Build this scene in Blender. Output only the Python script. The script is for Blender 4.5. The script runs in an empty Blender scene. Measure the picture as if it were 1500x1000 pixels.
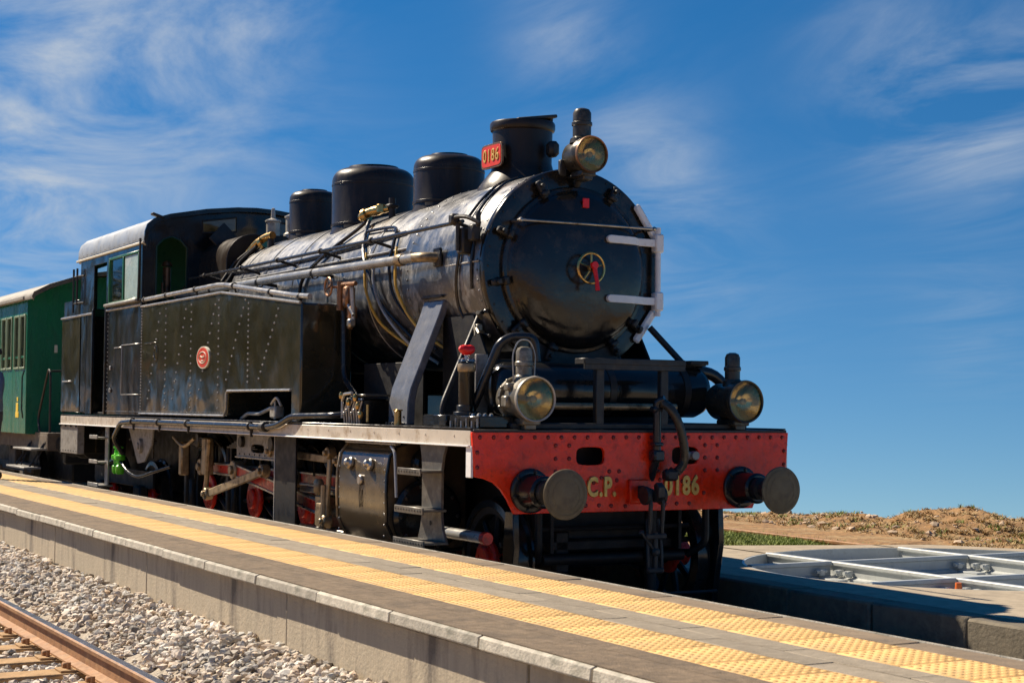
import bpy, math, random
import numpy as np
from mathutils import Vector, Matrix
from mathutils.geometry import tessellate_polygon
random.seed(7); rng = np.random.default_rng(7)
SC = bpy.context.scene
COL = SC.collection
R = math.radians

# ------------------------------------------------------------------ camera
cam_d = bpy.data.cameras.new('camera'); cam = bpy.data.objects.new('camera', cam_d); COL.objects.link(cam)
cam_d.sensor_width = 36.0; cam_d.lens = 57.64; cam_d.clip_start = 0.1; cam_d.clip_end = 5000
yaw, pit, rol = R(28.527), R(2.3229), R(.5422)
fw = Vector((-math.cos(yaw)*math.cos(pit), math.sin(yaw)*math.cos(pit), math.sin(pit)))
rt = fw.cross(Vector((0,0,1))).normalized(); up = rt.cross(fw)
r2 = rt*math.cos(rol) + up*math.sin(rol); u2 = up*math.cos(rol) - rt*math.sin(rol)
cam.matrix_world = Matrix(((r2.x,u2.x,-fw.x,10.807),(r2.y,u2.y,-fw.y,-7.0107),(r2.z,u2.z,-fw.z,1.6813),(0,0,0,1)))
cam_d.dof.use_dof = True; cam_d.dof.focus_distance = 14.0; cam_d.dof.aperture_fstop = 6.3
SC.camera = cam

# ------------------------------------------------------------------ world, sun, exposure
SUN = Vector((-.90,-.45,1.0)).normalized()
W = bpy.data.worlds.new('World'); SC.world = W; W.use_nodes = True
nt = W.node_tree; N = nt.nodes; L = nt.links; N.clear()
def wn(t, **k):
    n = N.new(t)
    for a,b in k.items(): setattr(n,a,b)
    return n
def wmath(op, a, b=None, clamp=False):
    n = wn('ShaderNodeMath', operation=op, use_clamp=clamp)
    for i,v in enumerate((a,b)):
        if v is None: continue
        if isinstance(v,(int,float)): n.inputs[i].default_value = v
        else: L.new(v, n.inputs[i])
    return n.outputs[0]
tc = wn('ShaderNodeTexCoord'); sep = wn('ShaderNodeSeparateXYZ'); L.new(tc.outputs['Generated'], sep.inputs[0])
zc = wmath('MAXIMUM', sep.outputs[2], 0.0)
zs = wmath('ADD', wmath('MULTIPLY', wmath('MAXIMUM', sep.outputs[2], -.07), 1.05), .155)
comb = wn('ShaderNodeCombineXYZ'); L.new(sep.outputs[0],comb.inputs[0]); L.new(sep.outputs[1],comb.inputs[1]); L.new(zs,comb.inputs[2])
nrm = wn('ShaderNodeVectorMath', operation='NORMALIZE'); L.new(comb.outputs[0], nrm.inputs[0])
sky = wn('ShaderNodeTexSky', sky_type='NISHITA'); sky.sun_disc = False
sky.sun_elevation = math.asin(SUN.z); sky.sun_rotation = math.atan2(SUN.x, SUN.y)
sky.altitude = 300; sky.air_density = 1.0; sky.dust_density = 0.0; sky.ozone_density = 3.0
L.new(nrm.outputs[0], sky.inputs[0])
hs = wn('ShaderNodeHueSaturation'); hs.inputs['Saturation'].default_value = 1.38; hs.inputs['Value'].default_value = 1.0
L.new(sky.outputs[0], hs.inputs['Color'])
# wispy cirrus: flat cloud layer seen from below
zz = wmath('ADD', zc, 0.10)
px_ = wmath('DIVIDE', sep.outputs[0], zz); py_ = wmath('DIVIDE', sep.outputs[1], zz)
pc = wn('ShaderNodeCombineXYZ'); L.new(px_,pc.inputs[0]); L.new(py_,pc.inputs[1])
mp = wn('ShaderNodeMapping'); mp.inputs['Rotation'].default_value = (0,0,R(20)); mp.inputs['Scale'].default_value = (.75,1.3,1)
L.new(pc.outputs[0], mp.inputs[0])
n1 = wn('ShaderNodeTexNoise'); n1.inputs['Scale'].default_value = 1.3; n1.inputs['Detail'].default_value = 8; n1.inputs['Roughness'].default_value = .62; n1.inputs['Distortion'].default_value = .9
L.new(mp.outputs[0], n1.inputs['Vector'])
n2 = wn('ShaderNodeTexNoise'); n2.inputs['Scale'].default_value = .45; n2.inputs['Detail'].default_value = 2
L.new(pc.outputs[0], n2.inputs['Vector'])
patch = None
for d, s, a in (((-.953,.238,.180),.085,1.0),((-.959,.209,.19),.06,.6),((-.918,.322,.24),.035,.8),((-.840,.492,.225),.03,.55),((-.829,.540,.150),.035,.6),((-.824,.56,.085),.045,.3),((-.736,.644,.205),.035,.5),((-.701,.691,.176),.05,.8),((-.977,.20,.076),.05,.55),((-.714,.698,.052),.03,.25)):
    v = wn('ShaderNodeVectorMath', operation='DISTANCE'); L.new(tc.outputs['Generated'], v.inputs[0]); v.inputs[1].default_value = Vector(d).normalized()
    q = wmath('DIVIDE', v.outputs['Value'], s); q = wmath('MULTIPLY', q, q); q = wmath('MULTIPLY', q, -.7); q = wmath('EXPONENT', q); q = wmath('MULTIPLY', q, a)
    patch = q if patch is None else wmath('ADD', patch, q)
amb = wmath('SUBTRACT', n2.outputs[0], .50); amb = wmath('MULTIPLY', amb, .25, True)
cover = wmath('ADD', patch, amb)
wisp = wmath('SUBTRACT', n1.outputs[0], .36); wisp = wmath('MULTIPLY', wisp, 2.9, True)
wisp = wmath('POWER', wisp, 1.3)
cl = wmath('MULTIPLY', wisp, cover); cl = wmath('MULTIPLY', cl, .92, True)
mix = wn('ShaderNodeMixRGB'); L.new(cl, mix.inputs[0]); L.new(hs.outputs[0], mix.inputs[1]); mix.inputs[2].default_value = (5.6,6.3,7.2,1)
bg = wn('ShaderNodeBackground'); bg.inputs['Strength'].default_value = 0.056; L.new(mix.outputs[0], bg.inputs['Color'])
wo = wn('ShaderNodeOutputWorld'); L.new(bg.outputs[0], wo.inputs[0])
sl = bpy.data.lights.new('sun','SUN'); sl.energy = 5.0; sl.angle = R(.53); sl.color = (1.0,.87,.69)
so = bpy.data.objects.new('sun', sl); COL.objects.link(so); so.rotation_euler = SUN.to_track_quat('Z','Y').to_euler(); so.location = SUN*30
SC.view_settings.view_transform = 'Standard'; SC.view_settings.look = 'None'; SC.view_settings.exposure = 0.72; SC.view_settings.gamma = 1.0
SC.view_settings.use_curve_mapping = False

# ------------------------------------------------------------------ helpers
class MB:
    def __init__(s): s.v=[]; s.f=[]
    def add(s, vs, fs):
        o=len(s.v); s.v.extend([tuple(map(float,p)) for p in vs]); s.f.extend([tuple(i+o for i in f) for f in fs]); return s
    def box(s, c, d, b=.006, rot=None):
        hx,hy,hz=[q/2 for q in d]; b=min(b,hx*.9,hy*.9,hz*.9); vs=[]; idx={}
        for sx in(-1,1):
            for sy in(-1,1):
                for sz in(-1,1):
                    for k in range(3):
                        p=[sx*(hx-(0 if k==0 else b)), sy*(hy-(0 if k==1 else b)), sz*(hz-(0 if k==2 else b))]
                        idx[(sx,sy,sz,k)]=len(vs); vs.append(p)
        F=[]
        for k in range(3):
            a,bb=[i for i in range(3) if i!=k]
            for sg in(-1,1):
                q=[]
                for u,w in((-1,-1),(1,-1),(1,1),(-1,1)):
                    t=[0,0,0]; t[k]=sg; t[a]=u; t[bb]=w; q.append(idx[(*t,k)])
                flip = (sg<0) ^ (k==1)
                F.append(tuple(q[::-1]) if flip else tuple(q))
        for k in range(3):
            a,bb=[i for i in range(3) if i!=k]
            for u in(-1,1):
                for w in(-1,1):
                    def V(e,face):
                        t=[0,0,0]; t[k]=e; t[a]=u; t[bb]=w; return idx[(*t,face)]
                    F.append((V(-1,a),V(1,a),V(1,bb),V(-1,bb)))
        for t in [(x,y,z) for x in(-1,1) for y in(-1,1) for z in(-1,1)]:
            F.append(tuple(idx[(*t,k)] for k in range(3)))
        M = rot if rot is not None else Matrix.Identity(3)
        cc=Vector(c)
        return s.add([cc+M@Vector(p) for p in vs],F)
    def tube(s, pts, r, n=10, caps=True):
        P=[Vector(p) for p in pts]; m=len(P); rs=r if isinstance(r,(list,tuple)) else [r]*m
        T=[]
        for i in range(m):
            a=P[max(i-1,0)]; b=P[min(i+1,m-1)]; t=(b-a); T.append(t.normalized() if t.length>1e-9 else Vector((0,0,1)))
        u=T[0].orthogonal().normalized(); vs=[]; fs=[]
        for i in range(m):
            u=(u-T[i]*u.dot(T[i])); u=u.normalized() if u.length>1e-6 else T[i].orthogonal().normalized()
            w=T[i].cross(u)
            for k in range(n):
                an=2*math.pi*k/n; vs.append(P[i]+(u*math.cos(an)+w*math.sin(an))*rs[i])
        for i in range(m-1):
            for k in range(n):
                k2=(k+1)%n; fs.append((i*n+k,i*n+k2,(i+1)*n+k2,(i+1)*n+k))
        if caps: fs.append(tuple(range(n))[::-1]); fs.append(tuple((m-1)*n+k for k in range(n)))
        return s.add(vs,fs)
    def lathe(s, prof, c, axis='z', n=40, a0=0, a1=2*math.pi):
        full=abs(a1-a0-2*math.pi)<1e-6; cnt=n if full else n+1; vs=[]; fs=[]; c=Vector(c)
        ax={'x':Vector((1,0,0)),'y':Vector((0,1,0)),'z':Vector((0,0,1))}[axis] if isinstance(axis,str) else Vector(axis).normalized()
        if axis=='x': u,w=Vector((0,1,0)),Vector((0,0,1))
        elif axis=='y': u,w=Vector((0,0,1)),Vector((1,0,0))
        elif axis=='z': u,w=Vector((1,0,0)),Vector((0,1,0))
        else: u=ax.orthogonal().normalized(); w=ax.cross(u)
        for r,h in prof:
            for k in range(cnt):
                an=a0+(a1-a0)*k/n; vs.append(c+ax*h+(u*math.cos(an)+w*math.sin(an))*max(r,1e-5))
        for i in range(len(prof)-1):
            for k in range(n):
                k2=(k+1)%cnt; fs.append((i*cnt+k,i*cnt+k2,(i+1)*cnt+k2,(i+1)*cnt+k))
        return s.add(vs,fs)
    def plate(s, outer, holes=(), plane='xz', a=0., b=.01):
        loops=[list(outer)]+[list(h) for h in holes]
        tri=tessellate_polygon([[Vector((p[0],p[1],0)) for p in l] for l in loops])
        flat=[p for l in loops for p in l]; n=len(flat)
        mp={'xz':lambda p,t:(p[0],t,p[1]),'yz':lambda p,t:(t,p[0],p[1]),'xy':lambda p,t:(p[0],p[1],t)}[plane]
        vs=[mp(p,a) for p in flat]+[mp(p,b) for p in flat]
        fs=[]
        for t in tri: fs.append(tuple(t)); fs.append(tuple(i+n for i in t[::-1]))
        o=0
        for l in loops:
            m=len(l)
            for i in range(m):
                j=(i+1)%m; fs.append((o+i,o+j,n+o+j,n+o+i))
            o+=m
        return s.add(vs,fs)
    def hemi(s, c, nrm, r, n=7, h=.8):
        return s.lathe([(r,0),(r*.72,r*h*.68),(r*.02,r*h)], c, nrm, n)
    def disc(s,c,axis,r,h,n=24,b=.004):
        return s.lathe([(0,0),(r-b,0),(r,b),(r,h-b),(r-b,h),(0,h)],c,axis,n)
    def build(s, name, mat, parent=None, sharp=38, bevel=0):
        me=bpy.data.meshes.new(name); me.from_pydata(s.v,[],s.f); me.validate()
        import bmesh
        bm=bmesh.new(); bm.from_mesh(me); bmesh.ops.recalc_face_normals(bm,faces=bm.faces); bm.to_mesh(me); bm.free()
        return mk(name,me,mat,parent,sharp,bevel)
def mk(name, me, mat, parent=None, sharp=38, bevel=0):
    if sharp:
        me.polygons.foreach_set('use_smooth',[True]*len(me.polygons)); me.set_sharp_from_angle(angle=R(sharp))
    me.materials.clear(); me.materials.append(M[mat] if isinstance(mat,str) else mat)
    o=bpy.data.objects.new(name,me); COL.objects.link(o)
    if parent is not None: o.parent=parent
    if bevel:
        bv=o.modifiers.new('bevel','BEVEL'); bv.width=bevel; bv.segments=2; bv.limit_method='ANGLE'; bv.angle_limit=R(40)
    return o
def empty(name, loc=(0,0,0), rz=0):
    o=bpy.data.objects.new(name,None); COL.objects.link(o); o.location=loc; o.rotation_euler=(0,0,rz); o.empty_display_size=.2; return o
def tag(o, label=None, cat=None, group=None, kind=None):
    if label: o['label']=label
    if cat: o['category']=cat
    if group: o['group']=group
    if kind: o['kind']=kind
    return o
def dup(o, parent=None):
    c=o.copy(); COL.objects.link(c); c.parent=parent
    for ch in [x for x in bpy.data.objects if x.parent==o]: dup(ch,c)
    return c
def cat(pts, n=6, closed=False):
    P=[Vector(p) for p in pts]; out=[]
    for i in range(len(P)-1):
        p0=P[max(i-1,0)]; p1=P[i]; p2=P[i+1]; p3=P[min(i+2,len(P)-1)]
        for k in range(n):
            t=k/n
            out.append(.5*((2*p1)+(p2-p0)*t+(2*p0-5*p1+4*p2-p3)*t*t+(3*p1-p0-3*p2+p3)*t**3))
    out.append(P[-1]); return out
def rounded(pts, rad, n=5):
    """polyline with its corners rounded"""
    P=[Vector(p) for p in pts]; out=[P[0]]
    for i in range(1,len(P)-1):
        a=(P[i-1]-P[i]); b=(P[i+1]-P[i]); r=min(rad,a.length*.45,b.length*.45)
        A=P[i]+a.normalized()*r; B=P[i]+b.normalized()*r
        for k in range(n+1):
            t=k/n; out.append(A*(1-t)**2+P[i]*2*t*(1-t)+B*t*t)
    out.append(P[-1]); return out
def oval(cx,cy,w,h,n=24,p=2.0):
    return [(cx+math.copysign(abs(math.cos(t))**(2/p),math.cos(t))*w, cy+math.copysign(abs(math.sin(t))**(2/p),math.sin(t))*h) for t in [2*math.pi*k/n for k in range(n)]]
def text(name, s, size, mat, parent, mtx, ext=.008, sx=1.0, bev=.002, bold=.0):
    cu=bpy.data.curves.new('t','FONT'); cu.body=s; cu.size=size; cu.extrude=ext; cu.bevel_depth=bev; cu.align_x='CENTER'; cu.align_y='CENTER'; cu.resolution_u=3; cu.space_character=1.15; cu.offset=bold
    ob=bpy.data.objects.new('t',cu); COL.objects.link(ob)
    dg=bpy.context.evaluated_depsgraph_get(); me=bpy.data.meshes.new_from_object(ob.evaluated_get(dg))
    bpy.data.objects.remove(ob); bpy.data.curves.remove(cu)
    me.transform(mtx@Matrix.Diagonal((sx,1,1,1))); return mk(name,me,mat,parent,0)

# ------------------------------------------------------------------ materials
M={}
def mat(name, base, rough=.4, metal=0., var=.25, ns=5., c2=None, c2amt=.5, c2scale=3., rvar=.1, bump=0., bs=40., coat=0., spec=.5, wave=0., streak=0., rand=0., det=6):
    m=bpy.data.materials.new(name); m.use_nodes=True; nt=m.node_tree; n=nt.nodes; l=nt.links
    b=n['Principled BSDF']; b.inputs['Metallic'].default_value=metal; b.inputs['Roughness'].default_value=rough
    b.inputs['Specular IOR Level'].default_value=spec; b.inputs['Coat Weight'].default_value=coat; b.inputs['Coat Roughness'].default_value=.2
    t=n.new('ShaderNodeTexCoord'); mpn=n.new('ShaderNodeMapping'); l.new(t.outputs['Object'],mpn.inputs[0])
    if streak: mpn.inputs['Scale'].default_value=(1,1,1/streak)
    no=n.new('ShaderNodeTexNoise'); no.inputs['Scale'].default_value=ns; no.inputs['Detail'].default_value=det; no.inputs['Roughness'].default_value=.6; l.new(mpn.outputs[0],no.inputs['Vector'])
    rp=n.new('ShaderNodeMapRange'); l.new(no.outputs[0],rp.inputs[0]); rp.inputs[1].default_value=.25; rp.inputs[2].default_value=.75; rp.inputs[3].default_value=1-var; rp.inputs[4].default_value=1+var
    mu=n.new('ShaderNodeVectorMath'); mu.operation='SCALE'; mu.inputs[0].default_value=base; l.new(rp.outputs[0],mu.inputs['Scale'])
    col=mu.outputs[0]
    if c2:
        n2=n.new('ShaderNodeTexNoise'); n2.inputs['Scale'].default_value=c2scale; n2.inputs['Detail'].default_value=8; n2.inputs['Roughness'].default_value=.68; l.new(mpn.outputs[0],n2.inputs['Vector'])
        r2=n.new('ShaderNodeMapRange'); l.new(n2.outputs[0],r2.inputs[0]); r2.inputs[1].default_value=.62-.24*c2amt; r2.inputs[2].default_value=.80-.24*c2amt; r2.inputs[3].default_value=0; r2.inputs[4].default_value=1
        mx=n.new('ShaderNodeMixRGB'); l.new(r2.outputs[0],mx.inputs[0]); l.new(col,mx.inputs[1]); mx.inputs[2].default_value=(*c2,1); col=mx.outputs[0]
    if rand:
        oi=n.new('ShaderNodeObjectInfo'); rr=n.new('ShaderNodeMapRange'); l.new(oi.outputs['Random'],rr.inputs[0]); rr.inputs[3].default_value=1-rand; rr.inputs[4].default_value=1+rand
        m3=n.new('ShaderNodeVectorMath'); m3.operation='SCALE'; l.new(col,m3.inputs[0]); l.new(rr.outputs[0],m3.inputs['Scale']); col=m3.outputs[0]
    l.new(col,b.inputs['Base Color'])
    if rvar:
        r3=n.new('ShaderNodeMapRange'); n3=n.new('ShaderNodeTexNoise'); n3.inputs['Scale'].default_value=ns*1.7; n3.inputs['Detail'].default_value=7; l.new(mpn.outputs[0],n3.inputs['Vector'])
        l.new(n3.outputs[0],r3.inputs[0]); r3.inputs[1].default_value=.3; r3.inputs[2].default_value=.7; r3.inputs[3].default_value=max(.03,rough-rvar); r3.inputs[4].default_value=rough+rvar; l.new(r3.outputs[0],b.inputs['Roughness'])
    last=None
    if wave:
        nw=n.new('ShaderNodeTexNoise'); nw.inputs['Scale'].default_value=2.2; nw.inputs['Detail'].default_value=1.5; l.new(t.outputs['Object'],nw.inputs['Vector'])
        bw=n.new('ShaderNodeBump'); bw.inputs['Distance'].default_value=wave; bw.inputs['Strength'].default_value=1; l.new(nw.outputs[0],bw.inputs['Height']); last=bw
    if bump:
        nb=n.new('ShaderNodeTexNoise'); nb.inputs['Scale'].default_value=bs; nb.inputs['Detail'].default_value=6; l.new(t.outputs['Object'],nb.inputs['Vector'])
        bb=n.new('ShaderNodeBump'); bb.inputs['Distance'].default_value=bump; bb.inputs['Strength'].default_value=1; l.new(nb.outputs[0],bb.inputs['Height'])
        if last: l.new(last.outputs[0],bb.inputs['Normal'])
        last=bb
    if last: l.new(last.outputs[0],b.inputs['Normal'])
    M[name]=m; return m
mat('black_paint',(.012,.012,.012),.17,var=.4,ns=3,c2=(.035,.03,.024),c2amt=.35,c2scale=4,rvar=.08,wave=.025,bump=.0006,bs=60,streak=3)
mat('tank_paint',(.026,.0245,.015),.11,var=.45,ns=2.5,c2=(.045,.038,.024),c2amt=.4,c2scale=2.5,rvar=.05,wave=.014,bump=.0003,bs=25,spec=.9)
mat('boiler_paint',(.045,.045,.047),.42,metal=.10,var=.5,ns=6,c2=(.30,.295,.285),c2amt=.48,c2scale=9,rvar=.16,wave=.010,bump=.0012,bs=45,spec=1.0,streak=1.6,coat=.7)
mat('smokebox_front',(.012,.010,.008),.17,var=.5,ns=4,c2=(.055,.040,.024),c2amt=.42,c2scale=3.5,rvar=.10,wave=.012,bump=.0010,bs=30,spec=.55)
mat('dome_paint',(.024,.017,.012),.34,var=.4,ns=4,c2=(.05,.035,.024),c2amt=.4,c2scale=5,rvar=.1,wave=.01,bump=.0006,bs=40,streak=3,spec=.35)
mat('dark_iron',(.018,.017,.016),.5,var=.4,ns=8,c2=(.05,.036,.024),c2amt=.4,c2scale=9,bump=.002,bs=60)
mat('frame_iron',(.009,.008,.0075),.55,var=.4,ns=6,c2=(.03,.022,.015),c2amt=.35,c2scale=7,bump=.002,bs=50,spec=.35)
mat('red_paint',(.90,.038,.006),.24,var=.2,ns=9,c2=(.45,.016,.005),c2amt=.42,c2scale=11,rvar=.12,wave=.006,bump=.0018,bs=45,spec=.4)
mat('red_motion',(.66,.03,.014),.33,var=.3,ns=9,c2=(.20,.03,.02),c2amt=.4,c2scale=8,bump=.001)
mat('bright_red',(.75,.012,.01),.3,var=.1)
mat('white_paint',(.84,.83,.82),.4,var=.06,ns=9,c2=(.55,.50,.44),c2amt=.25,c2scale=14)
mat('cream_edge',(.56,.50,.42),.33,var=.16,ns=4,c2=(.30,.22,.14),c2amt=.42,c2scale=6,bump=.001)
mat('steel',(.42,.40,.37),.34,metal=.85,var=.25,ns=8,c2=(.16,.11,.06),c2amt=.4,c2scale=10,rvar=.1,bump=.0008)
mat('oily_steel',(.36,.27,.16),.4,metal=.5,var=.35,ns=7,c2=(.09,.06,.03),c2amt=.5,c2scale=9)
mat('pipe_grey',(.36,.355,.34),.27,var=.2,ns=4,c2=(.18,.16,.14),c2amt=.25,c2scale=3,metal=.3)
mat('pipe_dark',(.02,.02,.022),.22,var=.3,ns=9)
mat('brass',(.62,.40,.14),.28,metal=.9,var=.3,ns=9,c2=(.18,.12,.06),c2amt=.4,c2scale=18)
mat('copper',(.30,.15,.075),.42,metal=.6,var=.35,ns=9,c2=(.07,.045,.03),c2amt=.55,c2scale=10)
mat('yellow_pipe',(.70,.42,.06),.35,var=.2,ns=8,c2=(.25,.15,.05),c2amt=.3)
mat('brass_letter',(.74,.48,.12),.38,metal=.3,var=.25,ns=20,c2=(.40,.24,.05),c2amt=.3,c2scale=18)
mat('buffer_face',(.17,.13,.07),.5,metal=.0,var=.3,ns=7,c2=(.09,.07,.045),c2amt=.45,c2scale=9,bump=.001,spec=.35)
mat('lens',(.25,.215,.12),.2,var=.15,ns=4,coat=.8)
mat('lamp_body',(.055,.048,.036),.32,var=.3,ns=8,c2=(.13,.11,.08),c2amt=.35,c2scale=9,metal=.3)
mat('lamp_mid',(.16,.14,.105),.35,var=.35,ns=10,c2=(.36,.33,.27),c2amt=.35,c2scale=12,metal=.3)
mat('lamp_pale',(.42,.39,.33),.4,var=.25,ns=10,c2=(.15,.12,.09),c2amt=.4,c2scale=12,metal=.2)
mat('strut_paint',(.15,.155,.17),.28,var=.25,ns=6,c2=(.24,.24,.25),c2amt=.35,c2scale=7,rvar=.08,wave=.004)
mat('cab_green',(.018,.13,.055),.35,var=.2,ns=6)
mat('green_valve',(.10,.55,.02),.35,var=.2,ns=12)
mat('roof_grey',(.34,.37,.40),.42,var=.16,ns=4,c2=(.16,.16,.16),c2amt=.35,c2scale=5,bump=.001)
mat('carriage_green',(.010,.14,.075),.28,var=.25,ns=4,c2=(.018,.085,.05),c2amt=.4,c2scale=4,streak=3,wave=.01,bump=.0006)
mat('carriage_roof',(.30,.275,.235),.65,var=.25,ns=3,c2=(.15,.135,.11),c2amt=.45,c2scale=4)
mat('frame_green_dark',(.012,.05,.03),.4,var=.2)
mat('frame_green',(.20,.27,.17),.45,var=.2)
mat('cream_trim',(.62,.57,.45),.5,var=.15)
mat('yellow_mark',(.80,.55,.05),.5,var=.15)
mat('underframe',(.13,.10,.07),.7,var=.35,ns=7,c2=(.05,.04,.03),c2amt=.45,c2scale=8,bump=.003)
mat('grey_step',(.27,.26,.24),.5,var=.3,ns=12,c2=(.12,.10,.08),c2amt=.4,c2scale=14,metal=.2,bump=.002)
mat('asphalt',(.18,.13,.082),.9,var=.4,ns=18,c2=(.105,.078,.052),c2amt=.5,c2scale=3,bump=.006,bs=110,det=10)
mat('platform_concrete',(.27,.225,.165),.85,var=.25,ns=14,c2=(.18,.145,.10),c2amt=.45,c2scale=3,bump=.003,bs=90,rand=.10,det=10)
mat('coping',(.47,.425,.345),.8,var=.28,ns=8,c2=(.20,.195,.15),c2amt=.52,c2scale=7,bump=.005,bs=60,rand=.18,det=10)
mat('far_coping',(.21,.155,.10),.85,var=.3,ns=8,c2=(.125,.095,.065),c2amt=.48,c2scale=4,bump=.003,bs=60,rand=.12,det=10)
mat('wall_concrete',(.45,.375,.27),.9,var=.35,ns=3,c2=(.15,.125,.098),c2amt=.54,c2scale=3,bump=.005,bs=40,streak=5,det=10)
mat('tactile_yellow',(.70,.43,.155),.75,var=.2,ns=9,c2=(.48,.32,.15),c2amt=.46,c2scale=3,bump=.002,bs=80,rand=.05,det=10)
mat('ballast_stone',(.63,.56,.475),.85,var=.2,ns=1,c2=(.42,.31,.20),c2amt=.4,c2scale=6,bump=.003,bs=60)
mat('ballast_bed',(.40,.345,.275),.95,var=.5,ns=30,c2=(.18,.15,.115),c2amt=.45,c2scale=22,bump=.03,bs=26,det=9)
mat('rail_rust',(.30,.15,.065),.7,var=.35,ns=9,c2=(.42,.24,.11),c2amt=.45,c2scale=6,bump=.002)
mat('rail_top',(.42,.42,.44),.24,metal=.9,var=.15,ns=5,rvar=.06)
mat('sleeper_wood',(.42,.26,.12),.85,var=.3,ns=6,c2=(.24,.14,.07),c2amt=.45,c2scale=5,bump=.006,bs=40)
mat('apron_concrete',(.36,.295,.21),.88,var=.2,ns=10,c2=(.24,.195,.14),c2amt=.42,c2scale=2.0,bump=.003,bs=70,det=10)
mat('kerb_stone',(.16,.135,.095),.9,var=.3,ns=7,c2=(.08,.068,.05),c2amt=.45,c2scale=4,bump=.006,bs=40,rand=.1)
mat('grey_paint_steel',(.43,.45,.44),.4,var=.12,ns=6,c2=(.28,.28,.27),c2amt=.3,c2scale=6,bump=.001)
mat('earth',(.27,.15,.06),.95,var=.45,ns=5,c2=(.34,.24,.12),c2amt=.5,c2scale=2.2,bump=.04,bs=12,det=12)
mat('tuft',(.19,.235,.045),.8,var=.4,ns=3)
mat('straw',(.34,.235,.10),.8,var=.4,ns=3)
mat('dry_stone',(.48,.36,.25),.9,var=.3,ns=4)
mat('leaf',(.15,.165,.05),.6,var=.5,ns=1.5)
mat('bark',(.09,.065,.045),.9,var=.3,ns=6,bump=.02,bs=9)
mat('skin',(.45,.22,.14),.5,var=.1); mat('shirt',(.10,.16,.28),.8,var=.15); mat('trousers',(.05,.055,.08),.85,var=.15); mat('shoe',(.06,.035,.02),.5); mat('cap',(.03,.03,.035),.8)
mat('cylinder_paint',(.06,.045,.028),.2,var=.3,ns=3,c2=(.12,.085,.045),c2amt=.4,c2scale=3,rvar=.06,wave=.012,bump=.0005,spec=.6)
mat('step_iron',(.10,.09,.075),.42,var=.4,ns=9,c2=(.20,.18,.15),c2amt=.4,c2scale=12,metal=.2,bump=.002)
mat('rivet_glint',(.42,.41,.38),.25,metal=.3,var=.3,ns=1.3)  # pale colour stands in for the sparkle of the tank rivets
mat('reflector',(.80,.72,.50),.22,metal=.95,var=.2,ns=5,wave=.004)
mat('rivet_red',(.20,.014,.01),.35,var=.3)
mat('plate_red',(.72,.055,.02),.35,var=.12)
mat('orange_paint',(.75,.16,.03),.45,var=.15)
mat('window_board',(.36,.46,.42),.3,var=.2,ns=5,c2=(.55,.58,.55),c2amt=.4,c2scale=3)
def glassmat():
    m=bpy.data.materials.new('window_glass'); m.use_nodes=True; n=m.node_tree.nodes; l=m.node_tree.links; n.clear()
    g=n.new('ShaderNodeBsdfGlossy'); g.inputs['Roughness'].default_value=.03; g.inputs['Color'].default_value=(1,1,1,1)
    t=n.new('ShaderNodeBsdfTransparent'); t.inputs['Color'].default_value=(.88,.92,.88,1)
    f=n.new('ShaderNodeFresnel'); f.inputs[0].default_value=1.5; mx=n.new('ShaderNodeMixShader'); o=n.new('ShaderNodeOutputMaterial')
    l.new(f.outputs[0],mx.inputs[0]); l.new(t.outputs[0],mx.inputs[1]); l.new(g.outputs[0],mx.inputs[2]); l.new(mx.outputs[0],o.inputs[0]); M['glass']=m
glassmat()
g2=M['glass'].copy(); g2.name='lamp_glass'; M['lamp_glass']=g2
for q in g2.node_tree.nodes:
    if q.type=='BSDF_TRANSPARENT': q.inputs['Color'].default_value=(.80,.75,.58,1)
    if q.type=='BSDF_GLOSSY': q.inputs['Roughness'].default_value=.12
# ------------------------------------------------------------------ setting
def vnoise(x,y,s=0):
    """smooth value noise on arrays"""
    x=np.asarray(x,float); y=np.asarray(y,float); xi=np.floor(x).astype(int); yi=np.floor(y).astype(int); fx=x-xi; fy=y-yi
    fx=fx*fx*(3-2*fx); fy=fy*fy*(3-2*fy)
    def h(a,b):
        n=(a*374761393+b*668265263+s*1442695)&0x7fffffff; n=((n^(n>>13))*1274126177)&0x7fffffff; return ((n^(n>>16))&0xffff)/65535.
    return (h(xi,yi)*(1-fx)+h(xi+1,yi)*fx)*(1-fy)+(h(xi,yi+1)*(1-fx)+h(xi+1,yi+1)*fx)*fy
def fbm(x,y,s=0,o=4):
    r=0; a=.5
    for k in range(o): r=r+a*vnoise(np.asarray(x)*2**k,np.asarray(y)*2**k,s+k); a*=.5
    return r
def ground_z(x,y):
    x=np.asarray(x,float); y=np.asarray(y,float)
    crest=np.interp(x,[-40,-14,-10,-8,-6.2,-5,-3.5,-1,30],[-.1,-.06,.02,.16,.30,.36,.24,.10,.10])
    z=np.where(y<-6.5,.06,-.30)
    t=np.clip((y+6.9)/.5,0,1); z=np.where((y>=-6.9)&(y<-6.4),.06-.36*t,z)
    lo=np.interp(x,[-3.7,-3.1],[.17,.0]); far=np.where(y<1.5,-.3+(lo+.3)*np.clip((y-1.2)/.3,0,1),lo+(.17-lo)*np.clip((y-6.25)/.3,0,1)); far=np.where(y>6.55,.17+(crest-.17)*np.clip((y-6.55)/1.95,0,1),far)
    lump=(fbm(x*1.1,y*1.1,3)-.47)*.30*np.clip((y-6.4)/1.0,0,1)+(fbm(x*4,y*4,9)-.47)*.14*np.clip((y-6.4)/.6,0,1)
    far=far+lump
    drop=np.where(y>8.5,-.24*(y-8.5)-.02*np.clip(y-8.5,0,1),0)
    return np.where(y>1.2,far+drop,z)
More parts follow.
